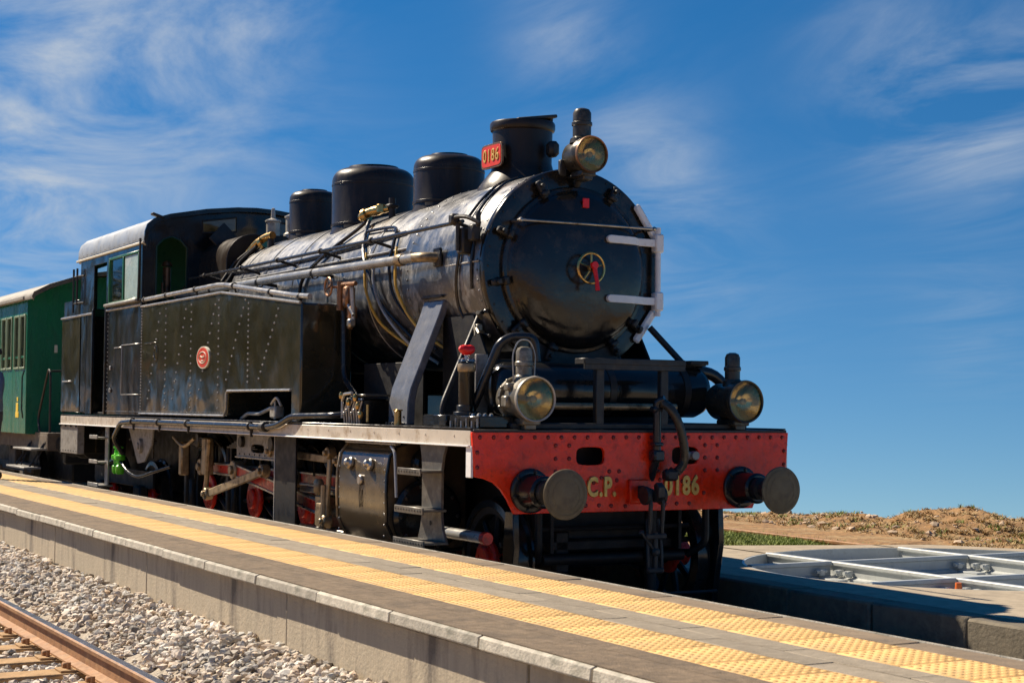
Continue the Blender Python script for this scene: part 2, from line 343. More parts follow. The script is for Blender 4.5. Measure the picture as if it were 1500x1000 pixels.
def axis_coords(a,b,step,lo,hi):
    c=list(np.arange(a,b,step)); s=step; v=b
    while v<hi: c.append(v); s*=1.35; v+=s
    c.append(hi); s=step; v=a-step; pre=[]
    while v>lo: pre.append(v); s*=1.35; v-=s
    pre.append(lo); return np.array(pre[::-1]+c)
gx=axis_coords(-12,4,.11,-700,700); gy=np.unique(np.concatenate([axis_coords(5.4,10.5,.09,1.6,500),[-600,-300,-150,-80,-40,-25,-15,-10,-7.5,-6.9,-6.65,-6.4,-5,-3,-1,1.2,1.5]]))
X,Y=np.meshgrid(gx,gy); Z=ground_z(X,Y); nx,ny=len(gx),len(gy)
vs=np.stack([X.ravel(),Y.ravel(),Z.ravel()],1); ii=np.arange(nx*ny).reshape(ny,nx)
fs=np.stack([ii[:-1,:-1].ravel(),ii[:-1,1:].ravel(),ii[1:,1:].ravel(),ii[1:,:-1].ravel()],1)
me=bpy.data.meshes.new('ground'); me.from_pydata(vs.tolist(),[],fs.tolist()); tag(mk('ground',me,'earth',None,60),kind='structure')

ico_t=(1+5**.5)/2
ICO_V=np.array([(-1,ico_t,0),(1,ico_t,0),(-1,-ico_t,0),(1,-ico_t,0),(0,-1,ico_t),(0,1,ico_t),(0,-1,-ico_t),(0,1,-ico_t),(ico_t,0,-1),(ico_t,0,1),(-ico_t,0,-1),(-ico_t,0,1)])/1.9
ICO_F=np.array([(0,11,5),(0,5,1),(0,1,7),(0,7,10),(0,10,11),(1,5,9),(5,11,4),(11,10,2),(10,7,6),(7,1,8),(3,9,4),(3,4,2),(3,2,6),(3,6,8),(3,8,9),(4,9,5),(2,4,11),(6,2,10),(8,6,7),(9,8,1)])
def stones(name,pos,rad,matn,flat=.7):
    n=len(pos); v=np.repeat(ICO_V[None],n,0)*(1+rng.uniform(-.38,.38,(n,12,1)))
    v=v*np.stack([rng.uniform(.8,1.35,n),rng.uniform(.7,1.1,n),rng.uniform(flat*.8,flat*1.2,n)],1)[:,None,:]
    a=rng.uniform(0,6.28,n); b=rng.uniform(-.7,.7,n); ca,sa,cb,sb=np.cos(a),np.sin(a),np.cos(b),np.sin(b)
    y2=v[...,1]*cb[:,None]-v[...,2]*sb[:,None]; z2=v[...,1]*sb[:,None]+v[...,2]*cb[:,None]; x2=v[...,0]
    v=np.stack([x2*ca[:,None]-y2*sa[:,None],x2*sa[:,None]+y2*ca[:,None],z2],-1)*rad[:,None,None]+pos[:,None,:]
    f=(ICO_F[None]+12*np.arange(n)[:,None,None]).reshape(-1,3)
    me=bpy.data.meshes.new(name); me.from_pydata(v.reshape(-1,3).tolist(),[],f.tolist())
    ca_=me.color_attributes.new('tone','FLOAT_COLOR','POINT'); t=rng.choice([.42,.65,.85,1.0,1.1,1.25],n,p=[.12,.15,.2,.23,.2,.1])
    warm=rng.uniform(-.08,.10,n); c=np.stack([t*(1+warm),t,t*(1-warm),np.ones(n)],1); ca_.data.foreach_set('color',np.repeat(c,12,0).ravel())
    return mk(name,me,matn,None,0)
mm=M['ballast_stone']; n_=mm.node_tree.nodes; l_=mm.node_tree.links; va=n_.new('ShaderNodeVertexColor'); va.layer_name='tone'
b_=n_['Principled BSDF']; src=b_.inputs['Base Color'].links[0].from_socket; mu=n_.new('ShaderNodeMixRGB'); mu.blend_type='MULTIPLY'; mu.inputs[0].default_value=1
l_.new(src,mu.inputs[1]); l_.new(va.outputs[0],mu.inputs[2]); l_.new(mu.outputs[0],b_.inputs['Base Color'])

# platform between the tracks
PZ=.633
plat=MB(); plat.box((-26,-2.585,.185),(80,1.63,.83),.004); plat_o=tag(plat.build('platform','wall_concrete'),kind='structure')
wp=None
for i in range(27):
    if wp is None: m=MB(); m.box((0,0,0),(2.985,.05,.80),.006); o=wp=m.build('wall_panel','wall_concrete',plat_o)
    else: o=wp.copy(); COL.objects.link(o)
    o.location=(11.9-3*i,-3.405+random.uniform(-.003,.003),.15); o.name='wall_panel'
cop=MB(); cop.box((0,0,0),(.985,.30,.075),.012); cop_m=None
xs=[5.07+k*.985 for k in range(5,0,-1)]
for i in range(36):
    x=5.07+.5+3-i
    c=MB() if i==0 else None
    if i==0:
        prof=[(-.155,-.02),(-.150,.03),(-.13,.0375),(.15,.0375),(.15,-.0375),(-.10,-.0375),(-.148,-.026)]
        c.plate(prof,(),'yz',-.4925,.4925); o=c.build('coping_slab','coping',plat_o,38,.004); cop_m=o
    else:
        o=cop_m.copy(); COL.objects.link(o)
    o.location=(x,-3.36+random.uniform(-.006,.006),PZ-.036+random.uniform(-.003,.003)); o.rotation_euler=(0,0,random.uniform(-.003,.003)); o.name='coping_slab'
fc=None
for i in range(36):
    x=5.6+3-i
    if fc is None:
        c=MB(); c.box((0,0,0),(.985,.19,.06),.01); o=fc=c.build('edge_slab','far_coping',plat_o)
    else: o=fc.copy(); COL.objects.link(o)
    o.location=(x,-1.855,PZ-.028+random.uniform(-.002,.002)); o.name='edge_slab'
fe=MB(); fe.box((-26,-1.752,.58),(80,.022,.115),.006); fe.build('edge_trim','coping',plat_o)
asp=MB(); asp.box((-26,-3.155,PZ-.0175),(80,.13,.05),.003); asp.build('asphalt_strip','asphalt',plat_o)
asp=MB(); asp.box((-26,-3.355,PZ+.0045),(80,.266,.006),.002); asp.build('asphalt_strip','asphalt',plat_o)
def tile_mesh():
    t=MB(); t.box((0,0,-.02),(.398,.398,.045),.004); k=8
    for i in range(k):
        for j in range(k):
            x=(i-(k-1)/2)*.048; y=(j-(k-1)/2)*.048
            t.lathe([(.0165,0),(.012,.0036),(.0,.0039)],(x,y,.0022),'z',7)
    return t
bt=tile_mesh().build('tactile_tile','tactile_yellow',plat_o,50)
gt=MB(); gt.box((0,0,-.02),(.794,.155,.045),.003); gt=gt.build('paving_slab','platform_concrete',plat_o)
first=True
for row,(y) in enumerate((-2.885,-2.155)):
    for i in range(72):
        o=bt if first else bt.copy()
        if not first: COL.objects.link(o)
        first=False; o.location=(8.2-.4*i,y,PZ+random.uniform(-.0006,.0006)); o.name='tactile_tile'; o.rotation_euler=(0,0,random.uniform(-.002,.002))
first=True
for row,y in enumerate((-2.602,-2.441)):
    for i in range(36):
        o=gt if first else gt.copy()
        if not first: COL.objects.link(o)
        first=False; o.location=(8.2-.8*i-(.35 if row else 0),y,PZ+random.uniform(-.002,.002)); o.name='paving_slab'; o.rotation_euler=(random.uniform(-.004,.004),0,random.uniform(-.004,.004))
rear=MB(); rear.box((-43.5,-2.52,PZ-.02),(46,1.13,.045),.003); rear.build('rear_paving','platform_concrete',plat_o)

# railway tracks
def rail_profile(h=.155):
    return [(-.07,-h),(.07,-h),(.07,-h+.012),(.012,-h+.03),(.010,-.045),(.034,-.032),(.036,-.008),(.026,0),(-.026,0),(-.036,-.008),(-.034,-.032),(-.010,-.045),(-.012,-h+.03),(-.07,-h+.012)]
def rail(name,y0,z0,x0,x1,parent,matn='rail_rust',top=True):
    m=MB(); m.plate([(y0+a,z0+b) for a,b in rail_profile()],(),'yz',x0,x1); o=m.build(name,matn,parent,30)
    if top:
        t=MB(); t.plate([(y0-.030,z0-.004),(y0-.024,z0+.001),(y0+.024,z0+.001),(y0+.030,z0-.004),(y0+.0,z0-.006)],(),'yz',x0,x1); t.build('rail_head','rail_top',o,30)
    return o
def track(yc,zt,x0,x1,nm,sx0,sx1):
    t=empty(nm,(0,0,0)); tag(t,kind='structure')
    for s in(-1,1): rail('rail',yc+s*.87,zt,x0,x1,t)
    sm=None; x=sx0
    while x<sx1:
        if sm is None:
            m=MB(); m.box((0,0,-.06),(.24,2.6,.12),.012); m.box((0,.87,.008),(.17,.34,.016),.004); m.box((0,-.87,.008),(.17,.34,.016),.004); o=sm=m.build('sleeper','sleeper_wood',t)
            q=MB()
            for s in(-1,1):
                for d in(-.11,.11):
                    q.box((-.03,s*.87+d,.03),(.05,.05,.04),.008); q.tube([(.04,s*.87+d,.01),(.04,s*.87+d,.06)],.014,8)
            q.build('rail_clips','rail_rust',o)
        else: o=dup(sm,t)
        o.location=(x+random.uniform(-.015,.015),yc,zt-.171); o.rotation_euler=(0,0,random.uniform(-.01,.01)); o.name='sleeper'; x+=.6
    return t
track(-5.21,.15,-66,14,'station_track',-9.4,7)
track(0,0,-66,14,'train_track',-1.2,6)
bb=MB(); prof=[(-6.9,-.25),(-6.7,.03),(-6.3,.04),(-4.9,-.075),(-4.2,-.06),(-3.95,.06),(-3.6,.19),(-3.42,.2),(-3.42,-.4),(-6.9,-.4)]
bb.plate(prof,(),'yz',-66,14); tag(bb.build('ballast_bed','ballast_bed',None,0),kind='structure')
bb=MB(); bb.plate([(-1.8,-.14),(1.36,-.14),(1.36,-.45),(-1.8,-.45)],(),'yz',-66,14); tag(bb.build('ballast_bed','ballast_bed',None,0),kind='structure')
def bedz(y): return np.interp(y,[-6.7,-6.3,-4.9,-4.2,-3.95,-3.6,-3.4],[.03,.04,-.075,-.06,.06,.19,.2])
n=33000; u=rng.random(n)**1.2; px=4.5-u*20; py=rng.uniform(-5.6,-3.45,n)
keep=(np.abs(py+4.34)>.085)|(rng.random(n)<.0)
on=(np.abs(((px-(-9.4))%.6)-.0)<.13)|(np.abs(((px-(-9.4))%.6)-.6)<.13)
keep&=~(on&(py<-4.0)&(rng.random(n)<.93))
px,py=px[keep],py[keep]; pz=bedz(py)+rng.uniform(-.005,.035,len(px)); stones_near=stones('ballast_stones',np.stack([px,py,pz],1),(.011+.027*rng.random(len(px))**1.6),'ballast_stone')
tag(stones_near,'pale grey crushed stone ballast heaped between the rail and platform wall','ballast',kind='stuff')
n=6500; px=rng.uniform(-1.5,12,n); py=rng.uniform(-1.5,1.3,n); k=(np.abs(np.abs(py)-.87)>.09); px,py=px[k],py[k]
o=stones('ballast_stones',np.stack([px,py,-.13+rng.uniform(-.01,.03,len(px))],1),rng.uniform(.02,.042,len(px)),'ballast_stone')
tag(o,'crushed stone ballast lying in front of the locomotive wheels','ballast',kind='stuff')

# concrete apron with the wagon turntable
CX,CY,RR=-.72,4.09,2.06; AZ=.24
ap=MB(); circ=[(CX+RR*math.cos(t),CY+RR*math.sin(t)) for t in np.linspace(0,2*math.pi,72,endpoint=False)]
ap.plate([(-4.2,1.60),(14,1.60),(14,6.4),(2.2,6.5),(.2,6.6),(-1.6,6.35),(-2.75,5.6),(-3.1,4.6),(-3.6,3.2),(-4.2,2.6)],[circ],'xy',AZ-.3,AZ)
tag(ap.build('apron','apron_concrete',None,30,0),kind='structure')
ks=None; apo=bpy.data.objects['apron']
x=-15.5; kws=[]
for i in range(29):
    if ks is None: m=MB(); m.box((0,0,0),(.985,.265,.50),.018); o=ks=m.build('kerb_stone','kerb_stone',apo)
    else: o=ks.copy(); COL.objects.link(o)
    o.location=(2.16+.5+8-i,1.467+random.uniform(-.006,.006),AZ-.247+random.uniform(-.004,.004)); o.rotation_euler=(0,0,random.uniform(-.004,.004)); o.name='kerb_stone'
tt=empty('wagon_turntable',(CX,CY,AZ-.16)); tag(tt,'grey painted wagon turntable with two crossing pairs of rails set in the apron','turntable')
zb=AZ-.16
m=MB(); m.lathe([(0,0),(RR-.03,0),(RR-.03,-.05),(0,-.05)],(0,0,.012),'z',72); m.build('deck','grey_paint_steel',tt,30)
m=MB(); m.lathe([(RR-.028,-.04),(RR-.004,-.04),(RR-.004,.158),(RR-.028,.158),(RR-.028,-.04)],(0,0,0),'z',90); m.build('rim','grey_paint_steel',tt,30)
RP=[(-.075,0),(.075,0),(.075,.014),(.014,.03),(.012,.112),(.036,.125),(.036,.150),(.028,.158),(-.028,.158),(-.036,.150),(-.036,.125),(-.012,.112),(-.014,.03),(-.075,.014)]
hl=lambda d: math.sqrt((RR-.03)**2-d*d)
for d in (-.87,.87):
    m=MB(); m.plate([(d+a,.014+b) for a,b in RP],(),'yz',-hl(abs(d)),hl(abs(d))); m.build('rail','grey_paint_steel',tt,30)
for d in (-.83,.83):
    for a,b in ((-hl(abs(d)),-.91),(-.83,.83),(.91,hl(abs(d)))):
        m=MB(); m.plate([(d+p,.014+q) for p,q in RP],(),'xz',a,b); m.build('cross_rail','grey_paint_steel',tt,30)
for sx in(-1,1):
    for sy in(-1,1):
        m=MB(); cx,cy=sx*.83,sy*.87
        for ax,ay in((.17,-.06),(.30,-.06),(.17,.06),(-.14,-.06),(-.2,.06),(-.07,-.2),(.07,-.2),(.07,.24)):
            m.box((cx+ax,cy+ay,.075),(.055,.06,.06),.008); m.tube([(cx+ax,cy+ay-.06,.085),(cx+ax,cy+ay+.06,.085)],.02,8)
        m.box((cx+.1,cy-.17,.02),(.5,.12,.02),.005); m.build('crossing_bolts','grey_paint_steel',tt)['kind']='stuff'
m=MB(); m.tube([(1.0,-1.02,.015),(1.0,-1.02,.15)],[.036,.026],10); m.build('marker','orange_paint',tt)
for yy in (3.22,4.96):
    m=MB(); m.plate([(yy+a,AZ+b) for a,b in rail_profile(.15)],(),'yz',-14.5 if yy>4 else -9,-2.62 if yy<4 else -2.66); o=m.build('siding_rail','rail_rust',None,30)
    tag(o,'rusty rail running over bare earth up to the '+('far' if yy>4 else 'near kerb')+' side of the turntable','rail','rails leading to the turntable')

# stones and tufts on the bank
n=1300; px=rng.uniform(-12,6,n); py=rng.uniform(6.5,8.9,n); o=stones('bank_stones',np.stack([px,py,ground_z(px,py)+.005],1),rng.uniform(.006,.024,n)*rng.choice([1,1,1,1,1,2.6],n),'dry_stone',.6)
tag(o,'scattered tan stones and clods on the bare earth bank','stones',kind='stuff')
def grass(name,pts,hmin,hmax,label,mt='tuft'):
    v=[];f=[]
    for (x,y,s) in pts:
        z=float(ground_z(x,y))-.01
        for k in range(int(26*s)):
            a=random.uniform(0,6.28); r=random.uniform(0,.11*s); bx,by=x+r*math.cos(a),y+r*math.sin(a); h=random.uniform(hmin,hmax); w=random.uniform(.006,.014); l=random.uniform(.02,.10); b=random.uniform(0,6.28)
            o=len(v); v+= [(bx-w*math.sin(b),by+w*math.cos(b),z),(bx+w*math.sin(b),by-w*math.cos(b),z),(bx+l*math.cos(b),by+l*math.sin(b),z+h)]; f.append((o,o+1,o+2))
    me=bpy.data.meshes.new(name); me.from_pydata(v,[],f); return tag(mk(name,me,mt,None,0),label,'grass',kind='stuff')
pts=[(random.uniform(-11,4),random.uniform(6.6,8.7),random.uniform(.4,1.2)) for _ in range(230)]
grass('grass_tufts',pts,.02,.07,'small green weed tufts dotted over the earth bank')
pts=[(random.uniform(-12,4),random.uniform(6.5,8.8),random.uniform(.4,1.4)) for _ in range(1500)]
grass('dry_grass',pts,.012,.05,'short dry straw coloured grass covering the earth bank','straw')
pts=[(-4.5+random.gauss(0,.75),4.45+random.gauss(0,.30),random.uniform(.8,1.6)) for _ in range(420)]
grass('grass_patch',pts,.03,.09,'low green grass patch between the rusty rails beside the apron')

# trees on the camera's side of the line (they show in the polished tank sides)
def tree_proto(seed,h):
    rd=random.Random(seed); t=empty('broadleaf_tree'); m=MB(); limbs=[]
    m.tube(cat([(0,0,-.3),(.1,.05,h*.2),(-.05,.1,h*.45),(.1,0,h*.7)],5),[.30-.011*k for k in range(16)],9)
    for k in range(9):
        a=k*2.4+rd.uniform(-.3,.3); z0=h*rd.uniform(.25,.6); l=h*rd.uniform(.2,.36); e=(l*math.cos(a),l*math.sin(a),z0+l*rd.uniform(.4,.9)); limbs.append(e)
        m.tube(cat([(0,0,z0),(e[0]*.5,e[1]*.5,z0+(e[2]-z0)*.35),e],4),[.10-.009*q for q in range(9)],6)
    m.build('trunk','bark',t); limbs.append((0,0,h*.82)); v=[];f=[]
    for e in limbs:
        for c in range(7):
            cc=Vector(e)+Vector((rd.gauss(0,.09*h),rd.gauss(0,.09*h),rd.gauss(0,.07*h)))
            for q in range(75):
                p=cc+Vector((rd.gauss(0,.045*h),rd.gauss(0,.045*h),rd.gauss(0,.035*h))); n=Vector((rd.gauss(0,1),rd.gauss(0,1),rd.gauss(.5,1))).normalized(); u=n.orthogonal().normalized()*rd.uniform(.07,.16); w=n.cross(u)*.6; o=len(v)
                v+=[p-u,p+w,p+u,p-w]; f.append((o,o+1,o+2,o+3))
    me=bpy.data.meshes.new('crown'); me.from_pydata([tuple(q) for q in v],[],f); mk('crown',me,'leaf',t,0); return t
protos=[tree_proto(1,7.5),tree_proto(2,6.0),tree_proto(5,8.5)]
spots=[(-26-4.4*i+(i*7%3),-15.5-(i*5%4)*.9,i%3) for i in range(20)]
used_k=set()
for i,(x,y,k) in enumerate(spots):
    o=dup(protos[k]) if k in used_k else protos[k]; used_k.add(k)
    o.location=(x,y,0.0); o.rotation_euler=(0,0,i*1.7); s=1+.12*((i*37)%5-2)/2; o.scale=(s,s,s); o.name='broadleaf_tree'
    tag(o,'green broadleaf tree across the line facing the side tanks','tree','trees across the line')
# ------------------------------------------------------------------ the locomotive
LO=empty('steam_locomotive',(0,0,0))
tag(LO,'black tank steam engine with red buffer beam numbered 0186 standing by the platform','locomotive')
BZ,BR,SR=2.84,.80,.85          # boiler axis height, barrel and smokebox radius
def surf(x,deg,r=.0): # point on the barrel, deg above horizontal on the platform side
    a=R(deg); return (x,-(BR+r)*math.cos(a),BZ+(BR+r)*math.sin(a))
def part(mb,name,m,parent=LO,**k): return mb.build(name,m,parent,**k)

# frame, deck and valances
m=MB()
for s in(-1,1): m.box((-6.4,s*.60,.95),(12.2,.035,.80),.004)
for x in(-.5,-1.4,-2.6,-3.9,-5.45,-7.0,-8.6,-10.0,-11.5): m.box((x,0,.95),(.04,1.16,.7),.004)
part(m,'main_frame','frame_iron')
m=MB(); m.box((-6.45,0,1.508),(12.9,2.90,.026),.005); part(m,'running_board','dark_iron')
for s in(-1,1):
    m=MB(); m.box((-6.46,s*1.455,1.452),(12.86,.016,.118),.003); v=part(m,'valance','cream_edge')
    m=MB(); m.box((-6.46,s*1.470,1.397),(12.86,.030,.012),.003); m.build('valance_lip','white_paint',v)  # white on this lip stands in for a thin highlight
    m=MB(); m.box((-.055,s*1.456,1.28),(.085,.02,.235),.003); m.build('beam_end_plate','white_paint',v)
    m=MB()
    for k in range(26): m.hemi((-.3-.5*k,s*1.4635,1.47),(0,s,0),.009)
    q=m.build('rivets','cream_edge',v); q['kind']='stuff'
    m=MB(); m.box((-6.46,s*1.44,1.527),(12.86,.05,.012),.004); m.build('deck_edge','pipe_dark',v)

# buffer beam
half=[(0,1.50),(1.465,1.50),(1.44,1.17),(1.36,1.155),(1.28,1.125),(1.215,1.07),(1.165,1.0),(1.125,.93),(1.105,.888),(0,.888)]
outer=[(y,z) for y,z in half[1:-1]]+[(-y,z) for y,z in half[1:-1][::-1]]
slots=[oval(-.44,1.318,.125,.068,28,4),oval(.44,1.318,.125,.068,28,4)]
m=MB(); m.plate(outer,slots,'yz',-.032,0); beam=part(m,'buffer_beam','red_paint',bevel=.005)
m=MB(); m.box((-.22,0,1.31),(.02,1.4,.3),.002); m.build('backing_plate','frame_iron',beam)
m=MB(); rv=[]
for k in range(25): rv.append((-1.40+k*.1167,1.462))
for s in(-1,1):
    for z in(1.40,1.30,1.20): rv+= [(s*.63,z),(s*.75,z+.0)]
    for z in(1.35,1.24): rv.append((s*1.42,z))
    rv+=[(s*.18,1.20),(s*.27,1.20),(s*.34,1.15),(s*.41,1.115),(s*.50,1.10),(s*.12,.93),(s*.25,.935),(s*.36,.94),(s*.48,.94),(s*.62,1.02),(s*.2,1.13)]
for y,z in rv: m.hemi((0,y,z),(1,0,0),.018,8)
q=m.build('rivets','rivet_red',beam); q['kind']='stuff'
FM=Matrix(((0,0,1,.0),(1,0,0,0),(0,1,0,0),(0,0,0,1)))   # text facing +X
def ftext(s,y,z,size,sx=.8): return text('lettering',s,size,'brass_letter',beam,Matrix.Translation((.006,y,z))@FM,.010,sx,.003,.005)
ftext('C.P.',-.345,1.075,.205,.68); ftext('0186',.40,1.075,.205,.72)
def buffer(s):
    b=empty('buffer',(0,s*.975,1.06)); b.parent=LO
    m=MB(); m.lathe([(0,.002),(.168,.002),(.168,.024),(.16,.03),(.132,.03),(.125,.05),(.118,.19),(.122,.21),(.122,.235),(.104,.25),(.085,.25)],(0,0,0),'x',40); m.build('housing','black_paint',b)
    m=MB()
    for k in range(6):
        a=k*math.pi/3+.3; m.hemi((.03,.148*math.cos(a),.148*math.sin(a)),(1,0,0),.018,6)
    m.build('flange_bolts','dark_iron',b)['kind']='stuff'
    m=MB(); m.lathe([(.088,.20),(.088,.30),(.062,.31),(.062,.50),(.075,.515)],(0,0,0),'x',30); m.build('plunger','dark_iron',b)
    m=MB(); m.lathe([(.06,.505),(.172,.522),(.183,.53),(.185,.536),(.180,.545),(.14,.553),(.07,.560),(0,.562)],(0,0,0),'x',48); h=m.build('head','buffer_face',b)
    m=MB()
    for r in(.03,.07,.11,.15): m.lathe([(r,.5605-.0005*(r/.03)),(r+.003,.5617-.0007*(r/.03)),(r+.006,.5602-.0006*(r/.03))],(0,0,0),'x',40)
    m.build('turning_rings','buffer_face',h)
buffer(-1); buffer(1)
# coupling hook and screw coupling
cp=empty('screw_coupling',(0,0,1.04)); cp.parent=LO
m=MB(); m.box((.02,0,0),(.035,.20,.19),.01); m.build('draw_plate','red_paint',cp); m=MB()
hk=[(.02,-.05),(.18,-.055),(.27,-.07),(.33,-.03),(.335,.05),(.29,.085),(.255,.06),(.265,.02),(.24,-.005),(.19,.02),(.02,.05)]
m.plate([(x,z) for x,z in hk],(),'xz',-.03,.03); m.build('hook','dark_iron',cp,bevel=.006)
m=MB()
for y in(-.055,.055): m.tube(cat([(.23,y*.6,.03),(.26,y,-.08),(.25,y,-.25),(.24,y*1.1,-.32)],5),.017,8)
m.box((.24,0,-.33),(.05,.19,.05),.012); m.build('shackle','dark_iron',cp)
m=MB(); m.tube([(.24,0,-.30),(.24,0,-.58)],.022,10); m.box((.24,0,-.45),(.07,.07,.07),.02); m.tube([(.24,0,-.45),(.25,-.13,-.30)],.012,8); m.hemi((.25,-.13,-.30),(0,-.3,1),.025,8,1); m.box((.24,0,-.59),(.05,.15,.045),.012); m.build('screw','dark_iron',cp)
m=MB()
for y in(-.06,.06): m.tube(cat([(.24,y,-.58),(.23,y,-.4),(.20,y*.8,-.2)],4),.014,8)
m.build('link','dark_iron',cp)
for y_ in(.06,-.09):
    m=MB(); m.disc((.21,y_,-.02),'y',.072,.03,18); m.build('link_eye','dark_iron',cp)
# brake hose
bh=empty('brake_hose',(0,.13,1.3)); bh.parent=LO
m=MB(); m.tube(rounded([(-.1,0,-.3),(.05,0,-.02),(.06,0,0),(.06,0,.44),(.11,.04,.46)],.05),.034,12); m.box((.06,0,.02),(.10,.10,.09),.015); m.box((.06,0,.11),(.085,.085,.03),.01); m.box((.05,0,.38),(.09,.09,.05),.015); m.build('stand_pipe','pipe_dark',bh)
pth=cat([(.10,.03,.43),(.17,.06,.38),(.20,.12,.25),(.19,.17,.08),(.16,.18,-.04),(.13,.13,-.11),(.12,.08,-.10)],9); rr=[.034+.004*(i%2) for i in range(len(pth))]
m=MB(); m.tube(pth,rr,12); m.build('hose','lamp_body',bh)
m=MB(); m.disc((.06,.34,.02),'x',.035,.05,14); m.box((.05,.30,.02),(.06,.10,.06),.012); m.build('hose_socket','grey_step',bh)
m=MB(); m.box((.13,.08,-.13),(.09,.12,.09),.02); m.build('hose_head','dark_iron',bh)

# smokebox, door and fittings
m=MB(); n=[(SR-.03,-1.055),(SR-.004,-1.05),(SR,-1.06),(SR,-2.62),(SR-.01,-2.64),(BR,-2.64)]
m.lathe(n,(0,0,BZ),'x',96); m.lathe([(.60,-1.045),(.80,-1.045),(SR-.03,-1.055)],(0,0,BZ),'x',96); sb=part(m,'smokebox','boiler_paint')
m=MB(); m.lathe([(SR+.002,-1.10),(SR+.006,-1.09),(SR+.006,-1.03),(SR-.002,-1.018),(SR-.05,-1.012),(.70,-1.012),(.692,-1.03)],(0,0,BZ),'x',96); m.build('front_ring','smokebox_front',sb)
m=MB()
for k in range(32):
    a=2*math.pi*k/32; m.hemi((-1.012,.815*math.cos(a),BZ+.815*math.sin(a)),(1,0,0),.010,6)
q=m.build('rivets','smokebox_front',sb); q['kind']='stuff'
m=MB()
for x in(-1.14,-2.5):
    for k in range(40):
        a=R(-25+k*5.8); m.hemi((x,-(SR+.001)*math.cos(a),BZ+SR*math.sin(a)),(0,-math.cos(a),math.sin(a)),.011,6)
q=m.build('side_rivets','boiler_paint',sb); q['kind']='stuff'
m=MB(); m.lathe([(.70,-1.02),(.70,-.985),(.69,-.972),(.665,-.968),(.655,-.955)]+[(.65*math.cos(t),-.955+.125*math.sin(t)) for t in np.linspace(0.02,math.pi/2,14)],(0,0,BZ),'x',96); door=part(m,'smokebox_door','smokebox_front')
dx=lambda r: -.955+.125*math.sqrt(max(0,1-(r/.65)**2))
for k,a in enumerate((118,62,158,190,222,250,300,-38)):
    t=R(a); c,s=math.cos(t),math.sin(t); m=MB(); rot=Matrix.Rotation(t,3,'X')
    m.box((-.965,.735*c,BZ+.735*s),(.05,.16,.055),.012,rot); m.box((-.93,.70*c,BZ+.70*s),(.06,.045,.075),.012,rot); m.tube([(-1.0,.77*c,BZ+.77*s),(-.90,.77*c,BZ+.77*s)],.018,8); m.build('door_clamp','dark_iron',door)
m=MB(); m.tube([(-.86,-.60,BZ+.375),(-.845,.05,BZ+.375),(-.86,.70,BZ+.375)],.011,8)
for y in(-.60,.70): m.tube([(-1.0,y,BZ+.375),(-.855,y,BZ+.375)],.014,8); m.hemi((-.855,y,BZ+.375),(1,0,0),.022,8,1)
m.build('door_rail','steel',door)
for zz in(BZ+.265,BZ-.235):
    pts=[]; m=MB()
    ys=np.linspace(.24,.80,9)
    for i,y in enumerate(ys):
        r=math.hypot(y,zz-BZ); pts.append((dx(r)+.02 if r<.645 else -.945,y))
    prof=[(x+.014,y) for x,y in pts]+[(x-.02,y) for x,y in pts[::-1]]
    m.plate(prof,(),'xy',zz-.032,zz+.032); m.lathe([(0,.0),(.032,0),(.032,.034),(0,.034)],(pts[0][0]-.02,.245,zz),'x',14)
    m.build('hinge_strap','white_paint',door,bevel=.004)
m=MB(); m.tube([(-.95,.80,BZ-.36),(-.95,.80,BZ+.40)],.026,12); m.box((-.955,.80,BZ+.265),(.085,.085,.16),.012); m.box((-.955,.80,BZ-.235),(.085,.085,.16),.012); m.build('hinge_pin','white_paint',door)
for sg in(1,-1):
    a0=Vector((-.985,.77,BZ+sg*.34)); a1=Vector((-.985,.61,BZ+sg*.565)); mid=(a0+a1)/2; d=a1-a0; ang=math.atan2(d.z,d.y); m=MB(); m.box(mid,(.04,d.length+.05,.07),.016,Matrix.Rotation(ang,3,'X')); m.build('hinge_bracket','white_paint',door)
m=MB(); m.tube([(-.84,.0,BZ),(-.70,.0,BZ)],.025,12); m.disc((-.86,0,BZ),'x',.06,.04,20); m.build('dart','dark_iron',door)
m=MB()
ring=[(-.735,.125*math.cos(t),BZ+.125*math.sin(t)) for t in np.linspace(0,2*math.pi,41)]; m.tube(ring,.012,8,False)
for k in range(5):
    a=k*2*math.pi/5+.3; m.tube([(-.735,0,BZ),(-.735,.12*math.cos(a),BZ+.12*math.sin(a))],.009,6)
m.disc((-.75,0,BZ),'x',.03,.04,14); m.build('handwheel','brass',door)
m=MB(); m.tube([(-.69,.0,BZ+.02),(-.67,.015,BZ-.10),(-.66,.02,BZ-.19)],[.022,.017,.021],10); m.disc((-.70,0,BZ+.02),'x',.032,.035,14); m.build('handle','bright_red',door)
m=MB(); m.box((-.875,.03,BZ+.555),(.012,.062,.082),.004); m.build('red_tag','bright_red',door)
m=MB(); m.tube([(-.93,-.02,BZ+.40),(-.885,-.02,BZ+.50),(-.885,.01,BZ+.55)],.007,6); m.box((-.91,-.06,BZ+.43),(.05,.1,.05),.01); m.build('tag_stem','dark_iron',door)

